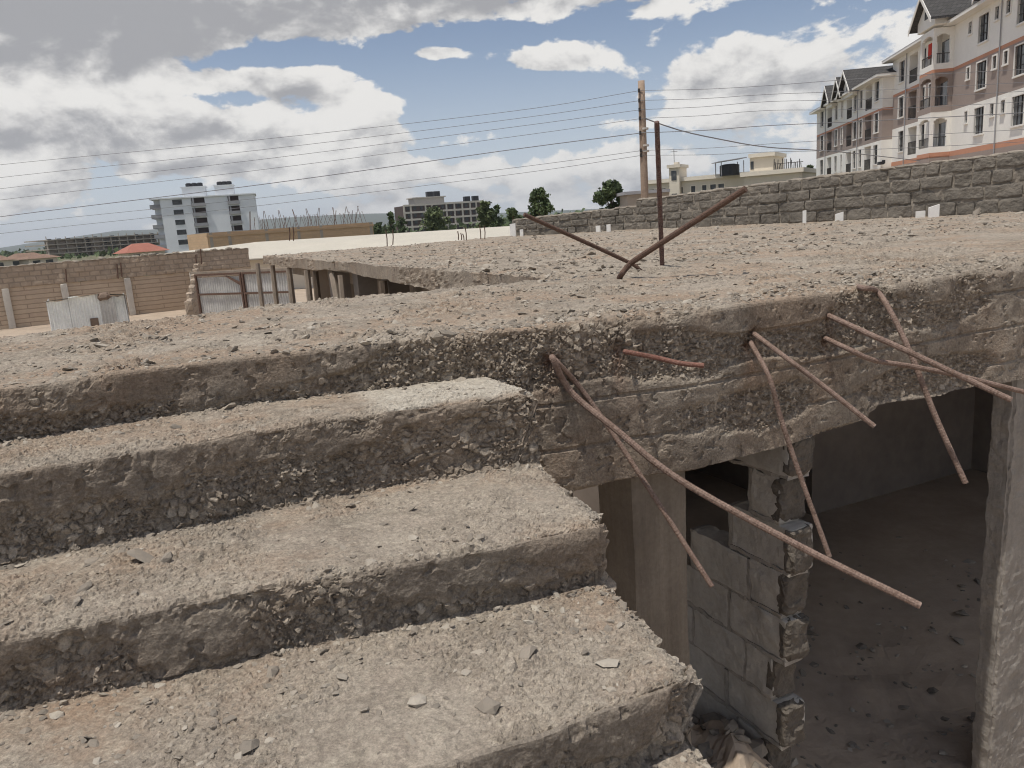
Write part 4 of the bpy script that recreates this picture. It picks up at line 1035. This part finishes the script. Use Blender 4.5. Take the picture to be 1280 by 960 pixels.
mb = MB(); mb.box(14*s, 52*s, 2, 9, Ht+.06, Ht+2.2); mb.box(12*s, 54*s, 1.5, 9.5, Ht+2.21, Ht+2.6); mb.part('roof_room', [M['pale_conc']], root)
for (x, z) in ((36, 2.61), (45, 2.61), (83, .06), (94, .06)):
    c = MB(); c.box(x*s-1.1, x*s+1.1, 3, 5.2, Ht+z, Ht+z+1.9); c.part('water_tank', [M['tank']], root)

# ---- cream building behind the pole
a, Wd, yw = bframe(808, 962, 240, 116, 108); a = a+Vector((-.1, 0, 0)); s = Wd/154.; po_ = 22
Hm = zpx(880, 224.5, 112)
root = empty('cream_flats', (a.x, a.y, -LIFT), yw, 'long cream building with small windows and a little tower, behind the wall by the pole', 'building')
ops = []
for px_, w_, hh_ in ((30, 7, 2), (68, 5.5, 0), (84, 5.5, 0), (98, 5.5, 0), (109, 7, 0), (119, 7, 0), (44, 9, 2)): ops.append(((px_-po_)*s-w_*s/2, (px_-po_)*s+w_*s/2, Hm-1.9, Hm-.75, 'win'))
for px_ in range(6, 150, 14): ops.append((px_*s-.5, px_*s+.5, Hm-4.9, Hm-3.6, 'win'))
def ext2(mb):
    for q0, q1 in (((Wd, 0), (Wd, 10)), ((Wd, 10), (0, 10)), ((0, 10), (0, 0))): mb.add([(*q0, 0), (*q1, 0), (*q1, Hm), (*q0, Hm)], [(0, 1, 2, 3)])
    mb.add([(0, 0, Hm), (Wd, 0, Hm), (Wd, 10, Hm), (0, 10, Hm)], [(0, 1, 2, 3)])
facade(root, 0, Wd, 0, Hm, ops, [(99, 0)], [M['yellow_wall']], extra=ext2)
for o_ in ops: window(root, *o_[:4], 0, M['yellow_trim'], .15, False, .1)
mb = MB(); mb.box(-.3, Wd+.3, -.45, 10.4, Hm+.01, Hm+.55); mb.box(-.2, Wd, -.3, -.02, Hm-2.9, Hm-2.65); mb.part('parapet', [M['yellow_trim']], root)
mb = MB(); mb.box(34*s, 47*s, -1.0, 3, Hm-6, Hm+1.9); mb.box(32*s, 49*s, -1.3, 3.3, Hm+1.91, Hm+2.35); mb.box(38*s, 43*s, 0, 1, Hm+2.36, Hm+2.7); tw = mb.part('tower', [M['yellow_wall']], root)
for z in (-.9, -4.0):
    w_ = MB(); w_.box(37*s, 43.5*s, -1.06, -1.004, Hm+z+1.1, Hm+z+2.4); w_.part('window', [M['glass']], tw)
mb = MB(); mb.tube([(36*s, 1, Hm+2.36), (36*s, 1, Hm+4.6)], .04, 6); mb.box(36*s-.5, 36*s+.5, .98, 1.02, Hm+4.2, Hm+4.25); mb.part('aerial', [M['iron']], tw)
# taller right-hand wing, nearer
a2_, W2, yw2 = bframe(930, 1002, 225, 103, 99.5); s2 = W2/72.; H2 = zpx(985, 217, 102)
wing = empty('cream_annex', (a2_.x, a2_.y, -LIFT), yw2, 'taller plain cream building with a stepped parapet, right of the long cream building', 'building')
mb = MB(); mb.box(0, W2, 0, 12, 0, H2); mb.box(3*s2, 33*s2, 2, 9, H2+.56, H2+2.35); mb.part('wall', [M['yellow_wall']], wing)
mb = MB(); mb.box(-.4, W2+.3, -.5, 12.4, H2+.01, H2+.55); mb.box(2*s2, 36*s2, 1.6, 9.4, H2+2.36, H2+2.85); mb.box(-.2, W2+.2, -.25, -.01, H2-2.2, H2-1.9); mb.part('parapet', [M['yellow_trim']], wing)
w_ = MB(); w_.box(4*s2, 8*s2, 1.95, 1.997, H2+.9, H2+1.9); w_.part('window', [M['glass']], wing)
mb = MB()
for i in range(16): x = W2*(.5+.5*i/16); mb.tube([(x, 1, H2+.55), (x+random.uniform(-.1, .1), 1, H2+1.2+random.uniform(0, .7))], .05, 5)
mb.box(W2*.5, W2, .97, 1.03, H2+1.25, H2+1.32); mb.part('roof_railing', [M['iron']], wing)
tk = at(916, 221, 108); mb = MB()
mb.tube([(0, 0, 0), (0, 0, 1.35), (0, 0, 1.5)], [1.3, 1.3, .7], 16)
tank = tag(link('water_tank', mb.mesh('water_tank', [M['tank']]), None, (tk.x, tk.y+1.5, zpx(916, 224.5, 110)-LIFT+.56), 0), 'black plastic water tank under a small sheet roof, on the cream building', 'water tank')
mb = MB(); mb.prism([(-2.0, 1.75), (1.9, 2.1), (1.9, 2.2), (-2.0, 1.85)], -1.6, 1.6, 'y')
for x in (-1.5, 1.5):
    for y in (-1.4, 1.4): mb.box(x-.05, x+.05, y-.05, y+.05, 0, 1.8)
tag(link('tank_canopy', mb.mesh('tank_canopy', [M['grey_slab']]), None, tank.location, 0), 'small grey sheet canopy on posts over the black water tank', 'canopy')
# low grey shed roof left of the pole
a, Wd, yw = bframe(784, 806, 245, 70, 70); root = empty('grey_outbuilding', (a.x, a.y, -LIFT), yw, 'low grey outbuilding with flat roof just left of the utility pole', 'outbuilding')
Hs = zpx(795, 243, 70)
mb = MB(); mb.box(0, Wd*2.4, 0, 5, 0, Hs); mb.part('wall', [M['frame_conc']], root); mb = MB(); mb.box(-.3, Wd*2.4, -.4, 5.2, Hs+.01, Hs+.28); mb.part('roof', [M['grey_slab']], root)

# ---- houses with red and brown roofs at far left
def house(xa, xb, yr, ye, d, mat_r, label):
    a, Wd, yw = bframe(xa, xb, ye, d, d+4); zr, ze = zpx((xa+xb)/2, yr, d), zpx((xa+xb)/2, ye, d); ze = max(ze, 2.2); D_ = Wd*.7
    root = empty('house', (a.x, a.y, -LIFT), yw, label, 'house', 'small houses in the distance')
    mb = MB(); mb.box(0, Wd, 0, D_, 0, ze); mb.part('wall', [M['yellow_wall']], root)
    mb = MB(); q = Wd*.28; mb.add([(-.6, -.6, ze-.15), (Wd+.6, -.6, ze-.15), (Wd+.6, D_+.6, ze-.15), (-.6, D_+.6, ze-.15), (q, D_/2, zr), (Wd-q, D_/2, zr)], [(0, 1, 5, 4), (1, 2, 5), (2, 3, 4, 5), (3, 0, 4), (3, 2, 1, 0)]); mb.part('roof', [mat_r], root)
    for x in (.25, .7): w_ = MB(); w_.box(Wd*x-.6, Wd*x+.6, -.05, -.005, ze*.4, ze*.78); w_.part('window', [M['glass']], root)
house(160, 207, 303.5, 318, 120, M['red_roof'], 'house with a red sheet roof beside the pale tower')
house(6, 60, 316, 323.5, 150, M['brown_roof'], 'house with a wide brown roof left of the concrete frame building')
house(-40, 14, 318, 325.5, 130, M['brown_roof'], 'house with a brown roof cut by the left edge')
house(36, 72, 317.5, 324, 135, M['brown_roof'], 'small house with a brown roof in front of the concrete frame building')

# ---- boundary wall
a = at(-90, 340, 33.0); b = at(312, 322, 39.5); d = b-a; Wd = math.hypot(d.x, d.y); yw = math.atan2(d.y, d.x)
root = empty('boundary_wall', (a.x, a.y, -LIFT), yw, 'long tan stone and panel boundary wall with pale pillars, at the left', 'wall')
dof = lambda x: 33+(39.5-33)*(x+90)/402.
Ht = zpx(150, 322, dof(150)); Hl = zpx(120, 350, dof(120))
mb = MB(); mb.box(0, Wd, .06, .26, 0, Hl); mb.part('panel_courses', [M['panel']], root)
mb = MB(); mb.rough(0, Wd, .0, .3, Hl+.003, Ht, (160, 2, 8), .03, 2.2, 4, 0, .0); mb.part('stone_courses', [M['rubblewall']], root)
mb = MB()
for x in range(int(Wd/.35)): mb.rough(x*.35, x*.35+.34, -.03, .33, Ht-.05, Ht+random.uniform(.0, .10), (3, 3, 2), .03, 4, x, 0, .02)
mb.part('coping', [M['wallmortar']], root)
fx = lambda x, y: (lambda r: ((a.x*-math.sin(yw)+a.y*math.cos(yw))/(r[0]*-math.sin(yw)+r[1]*math.cos(yw))))(ray(x, y))
def wx(x, y):
    r = ray(x, y); k_ = fx(x, y); return (r[0]*k_-a.x)*math.cos(yw)+(r[1]*k_-a.y)*math.sin(yw)
for x in (10, 84, 164, 246):
    mb = MB(); c = wx(x, 380); mb.rough(c-.14, c+.14, -.10, .055, 0, Hl-.02, (3, 2, 10), .01, 3, x, 0, .01); mb.part('pillar', [M['pale_conc']], root)
for x, y0, y1 in ((81, 336, 352), (146, 330, 348), (151, 328, 346), (246, 318, 340), (253, 311, 330)):
    mb = MB(); c = wx(x, 340); mb.tube([(c, -.12, zpx(x, y1, dof(x))), (c+.05, -.10, zpx(x, y0, dof(x)))], .03, 5); mb.part('starter_bar', [M['rebar_dark']], root)
# stepped return wall towards the gate
a2_ = at(246, 350, 37.5); b2_ = at(229, 372, 27.0); d = b2_-a2_; L = math.hypot(d.x, d.y); yw2 = math.atan2(d.y, d.x)
root = empty('return_wall', (a2_.x, a2_.y, -LIFT), yw2, 'short stepped stone wall running from the boundary wall towards the metal gate', 'wall')
mb = MB()
for i in range(7): mb.rough(L*i/7, L*(i+1)/7-.01, 0, .25, 0, 2.15-.16*i, (4, 2, 8), .03, 2.5, i, 0, .02)
mb.part('stonework', [M['rubblewall']], root)

# ---- metal gate
a, Wd, yw = bframe(250, 371, 380, 26, 24.2)
root = empty('metal_gate', (a.x, a.y, -LIFT), yw, 'grey corrugated metal gate with dark frame between the boundary wall and the slab', 'gate')
Hg = zpx(300, 343, 25); Hmid = zpx(300, 367, 25)
for i in range(2):
    x0, x1 = Wd*i/2+.02, Wd*(i+1)/2-.02; lf = MB()
    n = int((x1-x0)/.0125); vs = []; fs = []
    for k_ in range(n+1):
        x = x0+(x1-x0)*k_/n; y = .018*math.sin(x*2*math.pi/.1); vs += [(x, y, .1), (x, y, Hg-.06*(i == 0))]
    fs = [(2*k_, 2*k_+2, 2*k_+3, 2*k_+1) for k_ in range(n)]; lf.add(vs, fs); leaf = lf.part('gate_leaf', [M['tin']], root)
    fr = MB()
    for x in (x0, x1-.06): fr.box(x, x+.06, -.09, -.03, .05, Hg+.06)
    for z in (.05, Hmid-.03, Hg): fr.box(x0+.061, x1-.061, -.088, -.032, z, z+.06)
    if i == 0: fr.prism([(x0+1.3, Hg-.02), (x0+1.38, Hg-.02), (x1-.05, Hmid+.35), (x1-.05, Hmid+.25)], -.083, -.037, 'y')
    fr.part('frame', [M['rebar_dark']], leaf)
mb = MB(); mb.box(-.2, Wd+.1, -.04, .10, Hg+.065, Hg+.13); mb.part('rail', [M['timber']], root)
# timber props under the far slab edge
for i, (x, lab) in enumerate(((322, 'thin pale prop at the far left end of the far slab edge'), (340, 'thin prop second from the far end under the far slab'), (360, 'prop right of the gate under the far slab'), (382, 'pale thin prop among the columns under the far slab'), (392, 'dark prop beside the pale thin prop under the far slab'), (424, 'tall pale prop right of the columns under the far slab'), (437, 'leaning grey timber under the far slab'), (475, 'short prop right of the leaning timber under the far slab'))):
    q = on_u(x, 350, 2.40); u_, v_, _ = uvz(q); mb = MB(); ln = 1.1 if i == 6 else .06
    mb.tube([W(u_, v_, -LIFT), W(u_+.05, v_+ln, -.17)], .05, 7)
    single('timber_prop', mb.mesh('timber_prop', [M['timber'] if i not in (4, 7) else M['bark']]), lab, 'prop', 'props under the far slab edge')

# ---- tin shed
a, Wd, yw = bframe(60, 160, 390, 24, 25); Hs = zpx(100, 371, 24.5)
root = empty('tin_shed', (a.x, a.y, -LIFT), yw, 'small patched shed of pale corrugated tin sheets in front of the boundary wall', 'shed')
def corr(x0, x1, y0, y1, z0, z1, amp=.012, lean=0):
    mb = MB(); n = max(8, int(math.hypot(x1-x0, y1-y0)/.02)); vs = []
    L = math.hypot(x1-x0, y1-y0); nx, ny = (y1-y0)/L, -(x1-x0)/L
    for k_ in range(n+1):
        t_ = k_/n; o_ = amp*math.sin(t_*L*2*math.pi/.09); x = x0+(x1-x0)*t_+nx*o_; y = y0+(y1-y0)*t_+ny*o_; vs += [(x, y, z0), (x+nx*lean, y+ny*lean, z1+.015*math.sin(t_*9))]
    mb.add(vs, [(2*k_, 2*k_+2, 2*k_+3, 2*k_+1) for k_ in range(n)]); return mb
D_ = 1.8
corr(0, Wd*.28, 0, 0, 0, Hs-.06).part('wall_sheet', [M['tin_pale']], root); corr(Wd*.27, Wd*.66, -.02, -.02, .25, Hs+.02).part('wall_sheet', [M['tin_pale']], root)
corr(Wd*.65, Wd*.84, -.01, .02, 0, Hs-.12, lean=.05).part('wall_sheet', [M['tin']], root); corr(Wd*.83, Wd, .0, .1, .0, Hs-.1, lean=-.12).part('wall_sheet', [M['tin_pale']], root)
corr(Wd, Wd, .1, D_, 0, Hs-.1).part('wall_sheet', [M['tin']], root); corr(0, 0, D_, 0, 0, Hs-.06).part('wall_sheet', [M['tin']], root); corr(Wd, 0, D_, D_, 0, Hs-.2).part('wall_sheet', [M['tin']], root)
mb = MB(); mb.add([(-.08, -.12, Hs-.03), (Wd*.66, -.12, Hs+.05), (Wd*.66, D_+.1, Hs-.1), (-.08, D_+.1, Hs-.15)], [(0, 1, 2, 3)]); mb.add([(Wd*.64, -.1, Hs+.055), (Wd*1.02, -.02, Hs-.05), (Wd*1.02, D_+.1, Hs-.2), (Wd*.64, D_+.1, Hs-.05)], [(0, 1, 2, 3)]); mb.part('roof_sheet', [M['tin_pale']], root)
mb = MB(); mb.rough(Wd*.64, Wd*.80, -.16, .05, Hs-.16, Hs+.06, (5, 3, 3), .03, 6, 2, 0, .03); mb.part('rolled_sheet', [M['tin_rust']], root)
mb = MB(); mb.box(Wd*.50, Wd*.60, -.05, -.035, zpx(112, 405, 24.5)-.1, zpx(112, 398, 24.5)); mb.part('patch', [M['tin_rust']], root)

# ================================================================== TREES
def tree(x, yb, yt, wpx, d, label, mat='leafA', dens=1400, shape='round', leaf=None):
    px = F/d; base = at(x, yb, d); base.z = -LIFT; top = at(x, yt, d).z+LIFT; w_ = wpx/px/2*1.3
    root = empty('tree', base, 0, label, 'tree', 'trees beyond the slab')
    rs = np.random.default_rng(int(x*7+yb)); lo = top*(.24 if shape != 'slim' else .16)
    tb = MB(); tb.tube([(0, 0, 0), (.05, .02, top*.35), (-.04, .03, top*.65), (0, 0, top*.93)], [top*.028, top*.02, top*.013, top*.004], 8)
    cl = []
    for i in range(34 if shape != 'slim' else 18):
        h = lo+(top-lo)*(.06+.90*rs.random()); t_ = (h-lo)/(top-lo)
        rad = w_*(math.sin(math.pi*min(1, .18+.8*t_))**.7 if shape == 'round' else (1-.75*t_)); an = rs.uniform(0, 6.28); rr_ = rad*rs.uniform(.15, .85)
        c = np.array([math.cos(an)*rr_, math.sin(an)*rr_, h]); cl.append((c, w_*rs.uniform(.20, .40)))
        tb.tube([(0, 0, h*.72), tuple(c*np.array([.5, .5, 0])+np.array([0, 0, h*.88])), tuple(c)], [top*.010, top*.006, top*.002], 5)
    tb.part('trunk', [M['bark']], root, True)
    n = int(dens*2.2); k_ = rs.integers(0, len(cl), n); cc = np.array([c for c, r in cl])[k_]; rad = np.array([r for c, r in cl])[k_]
    dv = rs.normal(0, 1, (n, 3)); dv /= np.linalg.norm(dv, axis=1, keepdims=True); p = cc+dv*(rad*(rs.random(n)**.55*1.0+.35*(rs.random(n)>.8)*rs.random(n)))[:, None]*np.array([1, 1, .85])
    L = leaf or max(.10, w_*.075); a_ = rs.normal(0, 1, (n, 3)); a_ /= np.linalg.norm(a_, axis=1, keepdims=True); b_ = np.cross(a_, rs.normal(0, 1, (n, 3))); b_ /= np.linalg.norm(b_, axis=1, keepdims=True)
    sz = L*rs.uniform(.6, 1.4, n)[:, None]
    vv = np.stack([p-a_*sz, p-b_*sz*.6, p+a_*sz, p+b_*sz*.6], 1).reshape(-1, 3)
    link('crown', np_mesh('crown', vv, np.arange(4*n).reshape(-1, 4), M[mat]), root)
tree(675, 280, 236, 34, 62, 'slender tree with open crown right of centre, behind the stone wall', 'leafA', 900, 'round', .16)
tree(765, 262, 228, 40, 75, 'round dense dark tree left of the utility pole', 'leafA', 2200, 'round', .2)
tree(643, 285, 261, 22, 70, 'low bushy tree just left of the slender tree', 'leafA', 900, 'round', .16)
tree(608, 285, 252, 22, 120, 'leafy tree right of the dark framed building', 'leafB', 1300, 'round', .24)
tree(622, 285, 256, 14, 118, 'narrow dark tree next to the leafy tree by the framed building', 'leafA', 800, 'slim', .22)
tree(545, 285, 260, 30, 150, 'pale green tree in front of the framed building', 'leafB', 1400, 'round', .3)
tree(489, 288, 265, 14, 110, 'slim tree left of the framed building', 'leafA', 600, 'slim', .2)
tree(473, 290, 281, 16, 130, 'low bush-like tree at the right end of the tan building', 'leafA', 700, 'round', .2)
tree(502, 288, 270, 12, 160, 'dark small tree touching the left side of the framed building', 'leafA', 500, 'round', .25)
tree(1012, 235, 205, 11, 112, 'thin dark tree between the cream building and the apartments', 'leafA', 900, 'slim', .2)
tree(1001, 235, 208, 9, 125, 'small dark tree at the right end of the cream building', 'leafA', 400, 'slim', .2)

# far-off scrub and woods that read as one mass
n = 26000; az = rng.uniform(-.75, .75, n); dd = rng.uniform(260, 1500, n); px_ = np.tan(az)*dd
hgt = (2.5+2.5*(vnoise(np.stack([px_*.02, dd*.02, px_*0], -1), 401)))*(dd/500)**.25
p = np.stack([px_, dd, -LIFT+np.abs(rng.normal(0, .5, n))*np.maximum(hgt, .6)], -1)
a_ = rng.normal(0, 1, (n, 3)); a_ /= np.linalg.norm(a_, axis=1, keepdims=True); b_ = np.cross(a_, rng.normal(0, 1, (n, 3))); b_ /= np.linalg.norm(b_, axis=1, keepdims=True); sz = (dd/500*1.1+.5)[:, None]
vv = np.stack([p-a_*sz, p-b_*sz*.7, p+a_*sz, p+b_*sz*.7], 1).reshape(-1, 3)
tag(link('woodland', np_mesh('woodland', vv, np.arange(4*n).reshape(-1, 4), M['leafA'])), 'distant dark scrub and trees spread over the plain', None, None, 'stuff')

# ================================================================== HILLS
hx = np.linspace(-9000, 9000, 240); hy = np.linspace(3800, 7000, 26)
H_ = np.zeros((len(hy), len(hx), 3)); H_[..., 0] = hx[None]; H_[..., 1] = hy[:, None]
prof_x = np.array([-300, 0, 60, 120, 175, 215, 260, 330, 400, 460, 520, 580, 640, 800, 1100]); prof_h = np.array([14, 7, 12, 16, 20, 18, 19, 21, 21, 20, 17, 12, 9, 5, 4])
pxx = 640+F*H_[..., 0]/H_[..., 1]; rise = np.interp(pxx, prof_x, prof_h)/F*5200
H_[..., 2] = -LIFT-6+rise*np.sin(np.pi*np.clip((H_[..., 1]-3800)/2900, 0, 1))**.8*(1+.06*fbm(H_*.0012, 4, 411))
tag(link('hills', np_mesh('hills', H_.reshape(-1, 3), grid_quads(len(hy), len(hx)), M['hill'], None, True)), 'low hazy blue green hills on the horizon', None, None, 'structure')

# ================================================================== SKY AND SUN
SUN_EL, SUN_AZ = R(72), R(-124)          # azimuth measured from +Y towards +X
wd = bpy.data.worlds.new('World'); sc.world = wd; wd.use_nodes = True; wt = wd.node_tree; wt.nodes.clear()
class WN(NT):
    def __init__(s, t): s.t = t
wn = WN(wt)
sky = wn.n('ShaderNodeTexSky', _sky_type='NISHITA'); sky.sun_disc = False; sky.sun_elevation = SUN_EL; sky.sun_rotation = SUN_AZ; sky.air_density = 1.0; sky.dust_density = .7; sky.altitude = 1600
dirv = wn.n('ShaderNodeTexCoord').outputs['Generated']
def vmath(op, a, b=None):
    nd = wn.n('ShaderNodeVectorMath', _operation=op, i0=a)
    if b is not None: wn.set(nd, 1, b)
    return nd
def fbmn(vec, scale, detail, rough, dist=0):
    return wn.n('ShaderNodeTexNoise', Vector=vec, Scale=scale, Detail=detail, Roughness=rough, Distortion=dist).outputs['Fac']
sq = vmath('MULTIPLY', dirv, (1, 1, 1.75)).outputs[0]
def blob(x, y, rx, ry):
    d = Vector(ray(x, y)).normalized(); q = vmath('SUBTRACT', dirv, tuple(d)).outputs[0]
    q = vmath('MULTIPLY', q, (F/rx, F/rx*.6, F/ry)).outputs[0]
    ln = vmath('DOT_PRODUCT', q, q).outputs['Value']
    return wn.math('POWER', 2.718, wn.math('MULTIPLY', ln, -1.))
def total(items):
    acc = None
    for w_, x, y, rx, ry in items:
        v_ = wn.math('MULTIPLY', blob(x, y, rx, ry), w_)
        acc = v_ if acc is None else wn.math('ADD', acc, v_)
    return acc
cov = total([(.62, 190, 140, 150, 62), (.5, 60, 150, 110, 60), (.5, 420, 128, 85, 42), (1.0, 40, 25, 300, 50), (.6, 600, 5, 260, 24), (.45, 290, 200, 240, 38), (.62, 1020, 75, 160, 75), (.42, 850, 125, 90, 42), (.5, 617, 172, 42, 17),
             (.45, 690, 78, 55, 14), (.42, 730, 215, 150, 26), (.5, 910, 192, 80, 26), (.55, 545, 66, 40, 10), (.5, 660, 78, 70, 16), (.45, 470, 235, 90, 22), (.4, 600, 215, 70, 14), (.4, 330, 95, 60, 20), (.4, 40, 240, 160, 34), (.3, 1000, 240, 260, 30), (.40, 470, 268, 420, 26), (.40, 450, 205, 110, 26), (.3, 850, 20, 160, 20), (.3, 540, 68, 45, 9),
             (-.35, 590, 100, 150, 26), (-.6, 370, 68, 80, 20), (-.45, 110, 205, 130, 14), (-.4, 250, 122, 60, 10), (-.3, 330, 235, 140, 10), (-.35, 560, 190, 90, 14), (-.55, 305, 78, 90, 14), (-.5, 340, 252, 130, 10), (-.4, 60, 118, 70, 9), (-.35, 200, 226, 90, 9), (-.3, 740, 130, 80, 30), (-.3, 560, 150, 120, 22), (-.3, 930, 22, 70, 16), (-.3, 790, 170, 90, 14), (-.3, 700, 40, 200, 12), (-.2, 540, 225, 100, 12)])
L_ = Vector((-.35, 0, 1.0)).normalized()*.030
nA = fbmn(sq, 8.5, 10, .58, .15); nB = fbmn(vmath('ADD', sq, tuple(L_)).outputs[0], 8.5, 10, .58, .15)
nC = fbmn(sq, 2.1, 4, .5)
dens = wn.math('ADD', wn.math('ADD', wn.math('MULTIPLY', wn.math('SUBTRACT', nA, .5), 2.1), wn.math('MULTIPLY', cov, .74)), wn.math('MULTIPLY', wn.math('SUBTRACT', nC, .5), .5))
mr = wn.n('ShaderNodeMapRange', Value=dens, _interpolation_type='SMOOTHSTEP'); mr.inputs[1].default_value = .18; mr.inputs[2].default_value = .30; alpha = mr.outputs[0]
dark = total([(1.0, 40, 40, 300, 50), (.5, 560, 5, 300, 18), (.5, 260, 172, 130, 18), (.35, 70, 190, 120, 22), (.45, 375, 116, 40, 10), (.3, 300, 215, 220, 16), (.35, 900, 90, 100, 24), (.35, 1080, 100, 100, 20), (.2, 700, 240, 300, 14), (-.3, 190, 95, 110, 22), (-.3, 440, 110, 60, 18), (-.25, 640, 160, 60, 10), (-.25, 710, 205, 110, 12)])
lit = wn.math('ADD', wn.math('MULTIPLY', wn.math('SUBTRACT', nA, nB), 4.2), wn.math('SUBTRACT', .80, dark))
lit = wn.math('SUBTRACT', lit, wn.math('MULTIPLY', wn.math('SUBTRACT', dens, .45), .30))
lm = wn.n('ShaderNodeMapRange', Value=lit, _interpolation_type='SMOOTHSTEP'); lm.inputs[1].default_value = -.1; lm.inputs[2].default_value = .95
cc = wn.mix(lm.outputs[0], (3.7, 3.72, 3.9), (8.3, 8.15, 7.9))
# clouds out of view, behind and overhead, boosted and warmed as added fill light
yb_ = wn.n('ShaderNodeSeparateXYZ', Vector=dirv).outputs[1]
br = wn.n('ShaderNodeMapRange', Value=yb_, _interpolation_type='SMOOTHSTEP'); br.inputs[1].default_value = .6; br.inputs[2].default_value = -.5; br.inputs[3].default_value = 1.; br.inputs[4].default_value = 4.2
cc = wn.mix(1., cc, br.outputs[0], 'MULTIPLY'); wb_ = wn.n('ShaderNodeMapRange', Value=yb_); wb_.inputs[1].default_value = .5; wb_.inputs[2].default_value = -.2; cc = wn.mix(wb_.outputs[0], cc, wn.mix(1., cc, (1.04, .97, .86), 'MULTIPLY'))
tint = wn.mix(1., sky.outputs[0], (1.0, .93, .90), 'MULTIPLY')
hz_ = wn.n('ShaderNodeSeparateXYZ', Vector=dirv).outputs[2]
hzf = wn.n('ShaderNodeMapRange', Value=hz_, _interpolation_type='SMOOTHSTEP'); hzf.inputs[1].default_value = .24; hzf.inputs[2].default_value = -.02; hzf.inputs[3].default_value = .10; hzf.inputs[4].default_value = .85
tint = wn.mix(hzf.outputs[0], tint, (5.6, 6.1, 6.9))
skyc = wn.mix(alpha, tint, cc)
bg = wn.n('ShaderNodeBackground', Color=skyc, Strength=.083)
out = wn.n('ShaderNodeOutputWorld', Surface=bg.outputs[0])
wd.cycles.sampling_method = 'MANUAL'; wd.cycles.sample_map_resolution = 512

sun = bpy.data.lights.new('sun', 'SUN'); sun.energy = 3.2; sun.angle = R(.9); sun.color = (1, .95, .87)
so = bpy.data.objects.new('sun', sun); col.objects.link(so)
sd = Vector((math.sin(SUN_AZ)*math.cos(SUN_EL), math.cos(SUN_AZ)*math.cos(SUN_EL), math.sin(SUN_EL)))
so.rotation_euler = sd.to_track_quat('Z', 'Y').to_euler(); so.location = (0, 0, 60)

# ================================================================== CAMERA
cd = bpy.data.cameras.new('camera'); cam = bpy.data.objects.new('camera', cd); col.objects.link(cam); sc.camera = cam
cd.sensor_width = 36; cd.lens = 36*F/1280; cd.clip_start = .05; cd.clip_end = 20000
upc = Vector((0, math.sin(TILT), math.cos(TILT))); fw = Vector((0, math.cos(TILT), -math.sin(TILT))); xr = Vector((1, 0, 0))
cx = xr*math.cos(ROLL)-upc*math.sin(ROLL); cy = xr*math.sin(ROLL)+upc*math.cos(ROLL); cz = -fw
m = Matrix((cx, cy, cz)).transposed().to_4x4(); m.translation = (0, 0, EYE); cam.matrix_world = m

# ================================================================== HAZE
hb = MB(); hb.box(-9600, 9600, -400, 7600, -LIFT-14, 190)
k = NT('thin_haze'); k.t.nodes.remove(k.b); vol = k.t.nodes.new('ShaderNodeVolumePrincipled')
vol.inputs['Density'].default_value = .00011; vol.inputs['Color'].default_value = (.88, .93, 1, 1); vol.inputs['Anisotropy'].default_value = .2
k.t.links.new(vol.outputs[0], [n for n in k.t.nodes if n.type == 'OUTPUT_MATERIAL'][0].inputs['Volume'])
tag(link('haze', hb.mesh('haze', [k.m])), 'thin pale haze over the plain', None, None, 'stuff')

# lift everything so that the ground is z = 0
for o in list(sc.objects):
    if o.parent is None: o.location.z += LIFT
sc.view_settings.view_transform = 'Standard'; sc.view_settings.look = 'None'; sc.view_settings.exposure = .30; sc.view_settings.gamma = 1; sc.view_settings.use_curve_mapping = False
sc.cycles.filter_width = 1.1; sc.cycles.max_bounces = 8; sc.cycles.diffuse_bounces = 6; sc.cycles.use_adaptive_sampling = True; sc.cycles.adaptive_threshold = .02; sc.cycles.use_denoising = True
